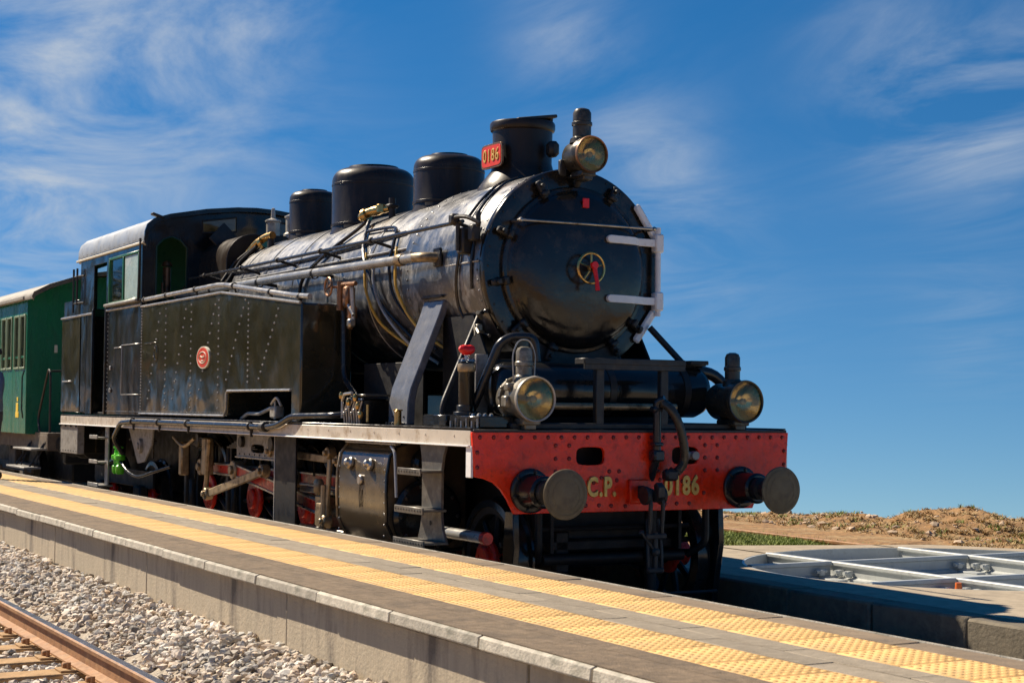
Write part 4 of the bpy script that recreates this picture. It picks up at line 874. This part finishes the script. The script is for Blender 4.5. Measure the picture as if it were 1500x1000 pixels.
# front and rear walls
arch=lambda y0,y1,z0,z1:[(y0,z0),(y1,z0),(y1,z1-.13),((y0+y1)/2+.11,z1-.04),((y0+y1)/2,z1),((y0+y1)/2-.11,z1-.04),(y0,z1-.13)]
roofp=[(-1.42,3.66),(-1.415,3.80),(-1.385,3.89),(-1.30,3.965),(-1.10,4.03),(-.64,4.12),(-.25,4.165),(0,4.175)]
roofp=roofp+[(-y,z) for y,z in roofp[:-1][::-1]]
wall=[(-1.40,1.55),(1.40,1.55)]+[(y*.985,z-.03) for y,z in roofp[::-1]]
for x0,x1,nm,mt in((-9.03,-9.01,'front_wall','black_paint'),(-12.06,-12.04,'rear_wall','cab_green')):
    hs_=[arch(-1.24,-.86,2.98,3.76),arch(.86,1.24,2.98,3.76),[(-.66,3.83),(-.22,3.87),(-.22,4.05),(-.66,3.98)],[(.22,3.87),(.66,3.83),(.66,3.98),(.22,4.05)]]
    if x0<-10: hs_=[arch(-1.2,-.55,3.0,3.7),arch(.55,1.2,3.0,3.7)]
    m=MB(); m.plate(wall,hs_,'yz',x0,x1); w_=m.build(nm,mt,cab)
    for h in hs_:
        g=MB(); g.plate(h,(),'yz',(x0+x1)/2-.003,(x0+x1)/2+.003)
        if not (x0>-10 and h is hs_[0]): g.build('spectacle_glass','glass',w_,0)
        g=MB(); c=[((x0+x1)/2+.012,y,z) for y,z in h]; g.tube(c+[c[0]],.012,6,False); g.build('spectacle_frame','frame_green_dark' if h is hs_[0] else 'dark_iron',w_)
m=MB(); inner=[(y*.985,z-.028) for y,z in roofp]
m.plate(roofp+inner[::-1],(),'yz',-12.22,-8.92); rf=m.build('roof','roof_grey',cab,45)
m=MB(); m.plate([(y*1.003,z+.004) for y,z in roofp]+[(y*.975,z-.05) for y,z in roofp[::-1]],(),'yz',-8.935,-8.90); m.build('roof_edge','black_paint',rf,45)
for s in(-1,1):
    m=MB(); m.box((-10.57,s*1.432,3.665),(3.32,.03,.03),.006); m.build('gutter','cream_trim',rf)
    m=MB()
    for k in range(14): m.hemi((-12.1+k*.23,s*1.432,3.72),(0,s,0),.012,6)
    q=m.build('rivets','roof_grey',rf); q['kind']='stuff'
m=MB(); m.box((-8.93,-1.26,4.0),(.09,.16,.035),.01,Matrix.Rotation(R(-18),3,'X')); m.build('roof_hook','dark_iron',rf)
m=MB(); m.box((-10.5,0,1.56),(3.0,2.76,.03),.004); m.build('cab_floor','frame_iron',cab)
m=MB(); m.plate(fbprof(.78,3.3,.3),(),'yz',-9.6,-9.04); m.build('boiler_backhead','dark_iron',cab)
m=MB()
for k,(y,z) in enumerate(((-.5,3.0),(-.3,3.1),(.3,3.1),(.5,2.9),(-.6,2.7))): m.disc((-9.62,y,z),'x',.07,.05,16); m.tube([(-9.6,y,z),(-9.75,y,z-.1)],.015,8)
m.build('gauges','brass',cab)
m=MB(); m.tube([(-9.3,-1.02,3.0),(-9.3,-1.02,3.4)],.05,10); m.hemi((-9.3,-1.02,3.42),(0,0,1),.07,10,1); m.tube([(-9.2,-1.1,2.9),(-9.2,-1.1,3.2)],.02,8); m.build('brake_valve','copper',cab)
bk=empty('bunker',(0,0,0)); bk.parent=LO
m=MB(); m.box((-12.53,0,2.23),(1.14,2.84,1.33),.012); m.build('shell','tank_paint',bk)
m=MB(); m.box((-11.87,-1.41,2.23),(.34,.02,1.32),.004); m.box((-11.87,1.41,2.23),(.34,.02,1.32),.004); m.build('side_panel','black_paint',bk)
for s in(-1,1):
    m=MB(); m.box((-12.63,s*1.39,3.02),(.90,.015,.24),.004); m.build('coal_rail','black_paint',bk)
    m=MB(); m.box((-12.72,s*1.425,2.0),(.5,.02,.02),.004); m.build('side_step','pipe_grey',bk)
m=MB(); m.tube(rounded([(-13.12,-1.3,2.35),(-13.25,-1.34,2.4),(-13.25,-1.34,1.55)],.05),.018,8); m.box((-13.14,-1.35,2.55),(.06,.08,.14),.012); m.box((-13.16,-1.33,2.7),(.05,.06,.1),.012); m.build('rear_handrail','dark_iron',bk)
m=MB(); m.box((-12.45,1.40,1.19),(1.0,.10,.40),.008); part(m,'sand_box','grey_step'); m=MB(); m.box((-12.45,-1.40,1.19),(1.0,.10,.40),.008); rb=part(m,'sand_box','grey_step')
m=MB()
for k in range(7): m.hemi((-12.9+k*.15,-1.452,1.03),(0,-1,0),.012,6)
for k in range(4): m.tube([(-12.9+k*.3,-1.46,1.40),(-12.9+k*.3,-1.46,1.36)],.014,6)
m.build('bolts','dark_iron',rb)
m=MB(); m.box((-12.92,0,1.2),(.04,2.9,.46),.004); part(m,'rear_buffer_beam','frame_iron')
def rear_buffer(s):
    m=MB(); m.lathe([(0,0),(.165,0),(.165,-.03),(.12,-.04),(.11,-.25),(.065,-.26),(.065,-.48),(.17,-.49),(.18,-.50),(.18,-.515),(0,-.54)],(-12.94,s*.975,1.06),'x',32); part(m,'rear_buffer','dark_iron')
rear_buffer(-1); rear_buffer(1)
def ladder(x,s,n='cab_steps'):
    st=empty(n,(x,s*1.40,0)); st.parent=LO; m=MB(); m.box((0,0,1.02),(.16,.02,.80),.004); m.build('hanger','grey_step',st)
    for z,w in((1.24,.40),(.92,.42),(.62,.52)):
        m=MB(); m.box((-.2,s*.03,z),(w,.20,.025),.005); m.box((-.2,s*.13,z+.012),(w,.012,.05),.004); m.build('tread','grey_step',st)
ladder(-10.55,-1); ladder(-10.55,1)
# green twin valve and hose under the cab
gv=empty('green_valve',(-10.22,-1.34,.80)); gv.parent=LO; gv.scale=(.8,.8,.72)
m=MB()
for x in(-.11,.10):
    m.lathe([(.05,0),(.07,.03),(.07,.14),(.045,.17),(.045,.24),(.085,.26),(.085,.33),(.04,.35),(.03,.45),(.05,.46),(.05,.49),(0,.50)],(x,0,-.02),'z',14)
m.tube([(-.14,0,.20),(.14,0,.20)],.035,10); m.disc((0,-.07,.3),'y',.05,.05,14); m.build('body','green_valve',gv)
m=MB(); m.tube(cat([(.12,0,.22),(.5,.02,.05),(1.0,.05,-.02),(1.6,.1,.08),(2.2,.2,.2)],6),.028,10); m.build('hose','pipe_dark',gv)
m=MB(); m.plate([(-9.85,1.40),(-8.75,1.40),(-8.8,1.2),(-9.1,.98),(-9.4,.95),(-9.65,1.2)],(),'xz',-1.32,-1.30); m.disc((-9.25,-1.36,1.17),'y',.09,.06,16); m.disc((-9.25,-1.38,1.17),'y',.045,.04,12); part(m,'hanging_bracket','grey_step')

# ------------------------------------------------------------------ wheels and motion
def wheel(x,s,r,nm,spokes,cw=True,ang=0):
    w=empty(nm,(x,s*.834,r)); w.parent=LO; m=MB()
    m.lathe([(r-.055,-.075),(r-.002,-.07),(r,-.06),(r-.006,.035),(r+.028,.05),(r+.028,.07),(r-.055,.07),(r-.055,-.075)],(0,0,0),(0,-s*-1,0) if False else (0,-s,0),56); 
    m.build('tyre','black_paint',w)
    m=MB(); m.lathe([(r-.11,-.05),(r-.054,-.055),(r-.054,.05),(r-.11,.05),(r-.11,-.05)],(0,0,0),(0,-s,0),48)
    for k in range(spokes):
        a=2*math.pi*k/spokes+.1; c,sn=math.cos(a),math.sin(a); m.tube([(.05*c,0,.05*sn),((r-.09)*c,0,(r-.09)*sn)],[.034,.024],6)
    m.build('spokes','frame_iron',w)
    m=MB(); m.disc((0,s*.055 if s<0 else -.055+.11-.11,0),(0,s,0),.21 if cw else .17,.05,32,.012)
    m.lathe([(.0,.14),(.10,.14),(.11,.13),(.11,-.05)],(0,0,0),(0,s,0),24); m.build('hub','red_motion',w)
    if cw:
        pts=[((r-.10)*math.cos(t),(r-.10)*math.sin(t)) for t in np.linspace(R(-90-48),R(-90+48),14)]
        pts=pts+[(.20,-.30),(-.20,-.30)]
        m=MB(); m.plate(pts,(),'xz',s*.02,s*.065); cw_=m.build('counterweight','red_motion',w)
    return w
DX=(-7.77,-6.22,-4.68,-3.13)
for s in(-1,1):
    for x in DX: wheel(x,s,.675,'driving_wheel',12)
    wheel(-.78,s,.475,'leading_wheel',9,False)
    for x in(-12.1,-10.2): wheel(x,s,.475,'trailing_wheel',9,False)
for x,r in[(x,.675) for x in DX]+[(-.78,.475),(-12.1,.475),(-10.2,.475)]:
    m=MB(); m.tube([(x,-.76,r),(x,.76,r)],.085,16); part(m,'axle','frame_iron')
def bar(name,p,q,h,t,mm_,edge=None,y=-1.05):
    p=Vector((p[0],0,p[1])); q=Vector((q[0],0,q[1])); d=q-p; a=math.atan2(d.z,d.x); rot=Matrix.Rotation(-a,3,'Y'); c=(p+q)/2; o=empty(name,(c.x,y,c.z)); o.parent=LO
    m=MB(); m.box((0,0,0),(d.length,t,h),.008,rot); m.build('web',mm_,o)
    if edge:
        m=MB()
        for sg in(-1,1): m.box(rot@Vector((0,-.0,sg*h*.46)),(d.length*1.0,t+.022,h*.2),.005,rot)
        m.build('flange',edge,o)
    for e in(-1,1):
        m=MB(); m.disc(rot@Vector((e*d.length/2,-t/2-.03,0)),(0,1,0),h*.8,t+.06,24,.01); m.disc(rot@Vector((e*d.length/2,-t/2-.06,0)),(0,1,0),h*.38,.05,16,.008); m.build('big_end','oily_steel',o)
    return o
for s in(-1,1):
    for i in range(3): bar('coupling_rod',(DX[i],.965),(DX[i+1],.965),.12,.045,'red_motion','steel',s*1.00)
    bar('connecting_rod',(-6.22,.985),(-3.55,.70),.13,.05,'red_motion','steel',s*1.13)
    bar('eccentric_rod',(-6.85,.70),(-5.05,1.02),.085,.035,'oily_steel',None,s*1.24)
    bar('radius_rod',(-5.0,1.22),(-3.2,1.18),.07,.03,'oily_steel',None,s*1.18)
    bar('combination_lever',(-3.42,.62),(-3.34,1.25),.07,.03,'oily_steel',None,s*1.22)
    m=MB(); m.box((-3.42,s*1.13,.88),(1.6,.10,.05),.008); m.box((-3.42,s*1.13,.52),(1.6,.10,.05),.008); part(m,'slide_bars','steel')
    m=MB(); m.box((-3.58,s*1.13,.70),(.34,.16,.30),.02); m.box((-3.58,s*1.2,.70),(.2,.06,.18),.02); m.tube([(-3.58,s*1.13,.70),(-2.6,s*1.13,.70)],.04,12); m.tube([(-3.45,s*1.24,.45),(-3.45,s*1.24,.95)],.028,8); m.lathe([(.03,0),(.05,.03),(.05,.12),(.03,.15)],(-3.62,s*1.22,.85),'z',12); part(m,'crosshead','oily_steel')
    m=MB(); hole=[oval(-5.40,1.235,.20,.045,16,4)]
    m.plate([(-6.05,1.14),(-4.62,1.14),(-4.62,1.38),(-6.05,1.38)],hole,'xz',s*1.17,s*1.19); mb=part(m,'motion_bracket','grey_step')
    m=MB(); m.box((-5.33,s*1.195,1.135),(1.44,.03,.02),.004); m.build('bracket_flange','pipe_grey',mb)
    m=MB()
    for k in range(9): m.hemi((-5.95+k*.155,s*1.19,1.17),(0,s,0),.011,6)
    m.disc((-5.85,s*1.18,1.30),(0,s,0),.06,.05,14); m.disc((-4.9,s*1.18,1.30),(0,s,0),.07,.06,14); m.build('bolts','dark_iron',mb)
    m=MB(); m.box((-4.30,s*1.29,.97),(.56,.02,.85),.004); sh=part(m,'motion_plate','frame_iron')
    m=MB(); m.box((-4.59,s*1.29,.97),(.02,.03,.85),.003); m.build('plate_edge','pipe_grey',sh)
    for x in(-8.55,-7.0,-5.45,-3.9):
        m=MB(); m.box((x,s*.95,.85),(.08,.05,.7),.008); m.box((x+.08,s*.90,.62),(.08,.09,.36),.02)
        part(m,'brake_hanger','dark_iron')
    for x in DX[:3]+(-12.1,-10.2):
        m=MB()
        for k in range(5): m.box((x,s*1.03,1.22+.02*k),(1.0-.16*k,.09,.017),.003)
        m.box((x,s*1.03,1.27),(.11,.11,.16),.01); m.tube([(x-.47,s*1.03,1.22),(x-.47,s*1.03,1.0)],.015,6); m.tube([(x+.47,s*1.03,1.22),(x+.47,s*1.03,1.0)],.015,6)
        part(m,'leaf_spring','lamp_body')
    m=MB(); m.box((-7.25,s*1.12,1.10),(.16,.10,.42),.015); m.tube([(-7.2,s*1.15,.72),(-7.1,s*1.15,1.3)],.03,8); m.box((-8.2,s*1.10,1.05),(.12,.1,.4),.015); m.tube(cat([(-8.3,s*1.2,1.3),(-7.9,s*1.2,1.2),(-7.5,s*1.2,1.3)],5),.02,8); part(m,'reversing_gear','oily_steel')
# trailing truck frame
m=MB()
for s in(-1,1): m.box((-11.15,s*1.02,.72),(2.9,.03,.22),.005); m.box((-12.1,s*1.05,.5),(.3,.12,.26),.02); m.box((-10.2,s*1.05,.5),(.3,.12,.26),.02)
m.box((-11.15,0,.72),(.3,2.06,.16),.02); part(m,'trailing_truck','frame_iron')
m=MB(); m.box((-11.2,0,.83),(3.2,1.1,.62),.03); part(m,'dark_rear_filler','frame_iron')  # added dark box, keeps sunlit earth from showing under cab and bunker
m=MB(); m.box((-8.6,0,.62),(1.2,1.1,.62),.03); part(m,'ash_pan','frame_iron')
# cylinders
for s in(-1,1):
    sec=[(-.72,.50),(-1.18,.48),(-1.36,.55),(-1.445,.72),(-1.455,.95),(-1.45,1.12),(-1.425,1.27),(-1.36,1.355),(-1.25,1.385),(-.72,1.385)]
    m=MB(); m.plate([(s*-y if s>0 else y,z) for y,z in sec],(),'yz',-2.60,-1.55); cy=part(m,'cylinder_casing','cylinder_paint',sharp=50,bevel=.01)
    for x in(-2.60,-1.55):
        m=MB(); pts=[(x,(s*-y if s>0 else y)*1.002,z) for y,z in sec]; m.tube(pts,.014,8); m.build('casing_band','oily_steel' if x<-2 else 'black_paint',cy)
    m=MB(); m.box((-2.07,s*1.36,1.375),(1.06,.06,.02),.006); m.build('top_strip','pipe_grey',cy)
    for x in(-2.32,-1.90):
        m=MB(); m.disc((x,s*1.43,1.19),(0,s,.25),.055,.05,16,.015); m.hemi((x,s*1.475,1.205),(0,s,.25),.04,12,1); m.build('relief_valve','steel',cy)
    m=MB(); m.disc((-2.08,s*1.445,1.06),(0,s,0),.045,.03,16,.008); m.build('indicator_plug','steel',cy)
    m=MB()
    for z in np.linspace(.62,1.25,8):
        for x in(-2.56,-1.60): m.hemi((x,s*1.45,z),(0,s,0),.009,6)
    q=m.build('rivets','steel',cy); q['kind']='stuff'
    m=MB(); m.tube(cat([(-2.09,s*1.458,1.04),(-2.105,s*1.460,.93),(-2.085,s*1.460,.83),(-2.055,s*1.460,.90),(-2.05,s*1.458,.98)],5),.0035,5); m.build('chain','dark_iron',cy)
    m=MB(); m.disc((-1.56,s*1.10,.78),'x',.31,.09,36,.03); m.disc((-1.56,s*1.10,1.20),'x',.15,.12,28,.03); m.build('cylinder_cover','black_paint',cy)
    m=MB()
    for k in range(10): a=k*.6283; m.hemi((-1.47,s*1.10+.26*math.cos(a),.78+.26*math.sin(a)),(1,0,0),.018,6,1.2)
    m.build('cover_nuts','dark_iron',cy)
    m=MB(); m.tube(rounded([(-1.5,s*1.44,1.36),(-1.38,s*1.46,1.32),(-1.34,s*1.46,.95)],.06),.014,8); part(m,'drain_pipe','pipe_grey')
    # front steps
    if s<0:
        st=empty('front_step',(-.76,s*1.41,0)); st.parent=LO
        hg=[(-.23,1.395),(.24,1.395),(.19,1.30),(.165,1.20),(.165,.85),(.19,.74),(.26,.63),(-.26,.63),(-.21,.74),(-.185,.85),(-.185,1.20),(-.2,1.30)]
        m=MB(); m.plate(hg,(),'xz',-.012,.012); m.build('hanger','step_iron',st,bevel=.004)
        for z,w in((1.185,.42),(.89,.52),(.64,.56)):
            m=MB(); m.box((-.02,s*.10,z),(w,.20,.02),.004); m.box((-.02,s*.20,z-.004),(w,.014,.055),.004)
            for i in range(int(w/.05)):
                m.hemi((-.02-w/2+.03+.05*i,s*.207,z-.002),(0,s,0),.010,5); 
            m.build('tread','step_iron',st)
        m=MB(); m.disc((-.02,s*.012,.78),(0,s,0),.018,.006,12); m.build('bolt','dark_iron',st)
    if s<0: m=MB(); m.tube([(-1.1,s*1.2,.69),(-.30,s*1.2,.69)],.045,14); o=part(m,'sand_tube','pipe_grey'); m=MB(); m.disc((-.30,s*1.2,.69),'x',.05,.06,16); m.build('tube_cap','red_motion',o)
    # rail guard
    gp=[(-.02,.89),(-.14,.89),(-.18,.60),(-.20,.12),(-.10,.10),(-.06,.30),(.0,.6)]
    m=MB(); m.plate([(x-.22,z) for x,z in gp],(),'xz',s*.93,s*.985); part(m,'rail_guard','black_paint',bevel=.006)
    m=MB(); m.tube([(-.45,s*.98,.62),(-.45,s*.2,.60)],.022,8); m.tube([(-.28,s*.95,.20),(-.28,0,.20)],.014,8); part(m,'guard_stay','dark_iron')
    m=MB(); m.box((-.5,s*.62,.80),(.06,.14,.30),.02); m.tube(rounded([(-.2,s*.78,.88),(-.2,s*.78,.60),(-.35,s*.7,.50)],.06),.03,8); m.box((-.55,s*.45,.55),(.30,.16,.36),.03); part(m,'truck_gear','frame_iron')
m=MB(); m.box((-.85,0,.60),(.9,1.3,.10),.02); m.tube([(-.36,-.66,.50),(-.36,.66,.50)],.045,12); m.tube([(-.33,-.7,.74),(-.33,.7,.74)],.02,8); m.tube([(-.28,.30,.89),(-.28,.30,.16)],.05,12); part(m,'leading_truck','frame_iron')

# ------------------------------------------------------------------ carriage
CA=empty('passenger_carriage',(-15.5,0,0)); tag(CA,'dark green wooden passenger carriage with grey roof coupled behind the engine','carriage')
cl=14.0; cy=1.40
m=MB(); m.box((-cl/2,cy-.02,2.25),(cl,.03,2.1),.004); m.build('far_side','carriage_green',CA)
m=MB(); m.plate([(-1.39,1.2),(1.39,1.2),(1.39,3.34),(.7,3.66),(0,3.74),(-.7,3.66),(-1.39,3.34)],[[(-.38,1.3),(.38,1.3),(.38,3.15),(-.38,3.15)]],'yz',-.02,.01); ew=m.build('end_wall','carriage_green',CA)
m=MB(); m.box((-.012,0,2.22),(.02,.74,1.84),.006); d_=m.build('end_door','carriage_green',ew)
m=MB(); m.box((.012,-.95,2.55),(.006,.05,.12),.002); m.build('notice','cream_trim',ew)
# near side: panels with window openings
pw=1.0; x=0
wins=[]
for i in range(14):
    x0=-i*pw; x1=x0-pw; pan=MB(); hole=[]
    wx=[(x0-.12,x0-.47),(x0-.56,x0-.90)]
    if i%4!=3: hole=[[(a,2.25),(b,2.25),(b,3.07),(a,3.07)] for a,b in wx]
    pan.plate([(x0-.008,1.205),(x1+.008,1.205),(x1+.008,3.33),(x0-.008,3.33)],hole,'xz',-cy,-cy+.025); p_=pan.build('side_panel','carriage_green',CA,bevel=.004)
    if hole:
        for a,b in wx:
            f=MB()
            for (u0,u1,v0,v1) in((a+.02,b-.02,2.23,2.26),(a+.02,b-.02,3.06,3.09),(a+.02,a-.012,2.26,3.06),(b+.012,b-.02,2.26,3.06)): f.box(((u0+u1)/2,-cy-.004,(v0+v1)/2),(abs(u1-u0),.03,v1-v0),.004)
            fo=f.build('window_frame','frame_green',p_); g=MB(); g.box(((a+b)/2,-cy+.012,2.66),(abs(a-b),.004,.80),.001); g.build('pane','glass',fo)
            g=MB(); g.plate([(a-.03*0+(b-a)*(k+.0)/8,-cy+.09+.02*(k%2)) for k in range(5)]+[(a+(b-a)*(4-k)/8,-cy+.10+.02*((4-k)%2)) for k in range(5)],(),'xy',2.5,3.05); g.build('curtain','cream_trim',fo)
            g=MB(); g.box(((a+b)/2,-cy+.012,2.42),(abs(a-b),.02,.035),.003); g.build('window_bar','carriage_green',fo)
m=MB(); m.box((-cl/2,0,1.22),(cl,2.74,.05),.004); m.build('floor','underframe',CA)
m=MB()
for k in range(10): m.box((-1.0-k*1.3,-.85,1.75),(.12,.9,1.0),.03)
m.build('seats','underframe',CA)
crp=[(-1.47,3.33),(-1.44,3.40),(-1.2,3.53),(-.7,3.70),(-.3,3.77),(0,3.79)]; crp=crp+[(-y,z) for y,z in crp[:-1][::-1]]
m=MB(); m.plate(crp+[(y*.99,z-.035) for y,z in crp[::-1]],(),'yz',-cl-.2,.62); rf=m.build('roof','carriage_roof',CA,50)
m=MB(); m.plate([(y*1.004,z+.004) for y,z in crp]+[(y*.985,z-.06) for y,z in crp[::-1]],(),'yz',.60,.635); m.build('roof_edge','underframe',rf,50)
m=MB(); m.box((-cl/2-.1,-1.475,3.335),(cl+.3,.03,.05),.005); m.build('gutter','carriage_roof',rf)
m=MB()
for s in(-1,1): m.box((-cl/2+.4,s*1.22,1.09),(cl+.9,.07,.22),.006)
m.box((.85,0,1.09),(.06,2.5,.26),.006); m.build('underframe','underframe',CA)
m=MB(); m.box((-2.4,0,.76),(4.8,1.3,.66),.03); m.build('dark_filler_box','frame_iron',CA)  # added dark box, stands in for the shadow beneath the carriage
m=MB(); m.box((.70,0,.95),(.25,1.9,.40),.03); m.tube([(1.0,-.2,.9),(1.3,-.2,.55),(1.7,-.1,.6),(2.3,0,1.0)],.04,8); m.build('draw_gear','frame_iron',CA)
m=MB(); m.box((.45,0,1.21),(.88,2.5,.05),.005); m.build('end_platform','underframe',CA)
for s in(-1,1):
    m=MB(); m.lathe([(0,0),(.15,0),(.15,.03),(.10,.04),(.10,.28),(.06,.29),(.06,.5),(.17,.51),(.18,.525),(0,.56)],(.88,s*.975,1.06),'x',28); m.build('buffer','dark_iron',CA)
    m=MB(); m.tube(rounded([(.80,s*1.2,1.22),(.86,s*1.22,2.15),(.74,s*1.22,2.22),(.20,s*1.25,1.45),(.34,s*1.25,1.25)],.12),.018,8); m.tube([(.80,s*.5,1.22),(.80,s*.5,2.2)],.015,8); m.tube([(.84,s*1.2,2.18),(.80,s*.5,2.2)],.015,8); m.build('railing','dark_iron',CA)
    m=MB(); m.tube([(-.06,s*(cy+.03),1.45),(-.06,s*(cy+.05),1.6),(-.06,s*(cy+.05),2.1),(-.06,s*(cy+.02),2.2)],.012,8); m.build('grab_rail','dark_iron',CA)
    st=MB()
    for z,o_ in((.98,1.36),(.70,1.46)): st.box((.2,s*o_,z),(1.3,.26,.03),.006)
    st.build('footboard','grey_step',CA)
    st=MB()
    for x in(-.3,.65): st.tube([(x,s*1.2,1.15),(x,s*1.47,.70)],.016,6); st.tube([(x+.12,s*1.25,1.1),(x+.12,s*1.42,.70)],.012,6)
    st.build('footboard_bracket','dark_iron',CA)
m=MB()
m.box((-.62,-cy-.003,1.62),(.16,.006,.14),.002); m.box((-.62,-cy-.003,1.50),(.24,.006,.09),.002); m.box((-.60,-cy-.003,1.745),(.09,.006,.07),.002); m.build('yellow_mark','yellow_mark',CA)
for s in(-1,1):
    for x in(-1.6,-3.6,-10.4,-12.4):
        m=MB(); r=.46; m.lathe([(0,-.03),(.30,-.02),(r-.08,-.05),(r,-.07),(r-.004,.03),(r+.028,.05),(r+.028,.07),(0,.05)],(x,s*.834,r),(0,s,0) if s<0 else (0,-s,0),40); m.build('wheel','frame_iron',CA)
    for x in(-2.6,-11.4):
        m=MB(); m.box((x,s*1.02,.62),(2.9,.05,.16),.01); m.box((x-1,s*1.04,.48),(.26,.14,.26),.02); m.box((x+1,s*1.04,.48),(.26,.14,.26),.02); m.box((x,s*1.0,.78),(.5,.12,.3),.02); m.build('bogie_frame','underframe',CA)

# ------------------------------------------------------------------ person on the platform
PE=empty('person',(-12.60,-2.475,PZ+.003),R(-75)); tag(PE,'standing person in dark cap and blue shirt on the platform by the carriage','person')
def skin(name,verts,edges,rad,mt,parent,sub=2):
    me=bpy.data.meshes.new(name); me.from_pydata(verts,edges,[]); o=bpy.data.objects.new(name,me); COL.objects.link(o); o.parent=parent
    sk=o.modifiers.new('skin','SKIN'); me.skin_vertices[0].data[0].use_root=True
    for i,r in enumerate(rad): me.skin_vertices[0].data[i].radius=(r,r) if not isinstance(r,tuple) else r
    sk.use_smooth_shade=True; sb_=o.modifiers.new('sub','SUBSURF'); sb_.levels=sub; sb_.render_levels=sub
    dg=bpy.context.evaluated_depsgraph_get(); m2=bpy.data.meshes.new_from_object(o.evaluated_get(dg)); bpy.data.objects.remove(o)
    return mk(name,m2,mt,parent,70)
V=[(0,0,.95),(0,0,1.12),(0,0,1.32),(0,.01,1.45),(0,0,1.53),(.0,.02,1.60),(.02,.02,1.70),(0,.02,1.77)]
E_=[(i,i+1) for i in range(7)]; rad=[(.15,.11),(.14,.10),(.17,.12),(.12,.09),.055,.075,.088,.06]
def addc(pts,rs,root):
    b=root
    for p,r in zip(pts,rs): V.append(p); rad.append(r); E_.append((b,len(V)-1)); b=len(V)-1
for s in(-1,1):
    addc([(0,s*.18,1.42),(.02,s*.24,1.20),(.08,s*.25,.98),(.10,s*.25,.90),(.11,s*.245,.84)],[.06,.048,.038,.034,.03],3)
    h=len(V)-1
    for k in range(4): addc([(.115+.02*(k-1.5),s*.248,.80),(.13+.018*(k-1.5),s*.243,.76-.008*abs(k-1.5))],[.011,.009],h)
    addc([(.15,s*.22,.83),(.165,s*.21,.795)],[.012,.010],h-1)
    addc([(0,s*.10,.86),(.02,s*.11,.50),(0,s*.115,.10),(.0,s*.115,.05),(.14,s*.13,.03)],[.09,.062,.045,.045,.038],0)
skin('body',V,E_,rad,'skin',PE)
m=MB(); m.lathe([(.16,.86),(.17,1.0),(.16,1.12),(.185,1.3),(.18,1.4),(.10,1.49),(.07,1.50)],(0,0,0),'z',28)
m.v=[(x*.8,y*1.12,z) for x,y,z in m.v]
for s in(-1,1): m.tube([(0,s*.15,1.44),(.01,s*.215,1.33),(.03,s*.245,1.2),(.05,s*.25,1.10)],[.075,.07,.062,.065],14)
m.build('shirt','shirt',PE)
m=MB(); m.lathe([(.165,.80),(.17,.92),(.15,.98)],(0,0,0),'z',24); m.v=[(x*.82,y*1.1,z) for x,y,z in m.v]
for s in(-1,1): m.tube([(0,s*.09,.90),(.02,s*.105,.52),(.0,s*.115,.07)],[.108,.083,.072],14)
m.build('trousers','trousers',PE)
for s in(-1,1):
    m=MB(); m.tube([(-.09,s*.115,.05),(0,s*.117,.055),(.10,s*.125,.042),(.18,s*.135,.03)],[.045,.055,.05,.03],12); m.build('shoe','shoe',PE)
m=MB(); m.lathe([(.108,1.72),(.112,1.755),(.095,1.80),(.05,1.82),(0,1.822)],(0,.02,0),'z',24); m.box((.12,.02,1.725),(.10,.15,.012),.005); m.build('cap','cap',PE)
m=MB()
for s in(-1,1): m.hemi((.083,.02+s*.034,1.685),(1,0,0),.014,8,.6); m.box((.01,.02+s*.092,1.68),(.035,.02,.06),.008)
m.tube([(.09,.02,1.69),(.112,.02,1.655),(.09,.02,1.645)],[.008,.014,.008],8); m.build('face_features','skin',PE)
m=MB(); m.tube([(.085,-.005,1.618),(.092,.02,1.615),(.085,.045,1.618)],.006,6); m.build('mouth','bright_red',PE)
print('objects',len(bpy.data.objects),'tris',sum(len(o.data.polygons) for o in bpy.data.objects if o.type=='MESH'))
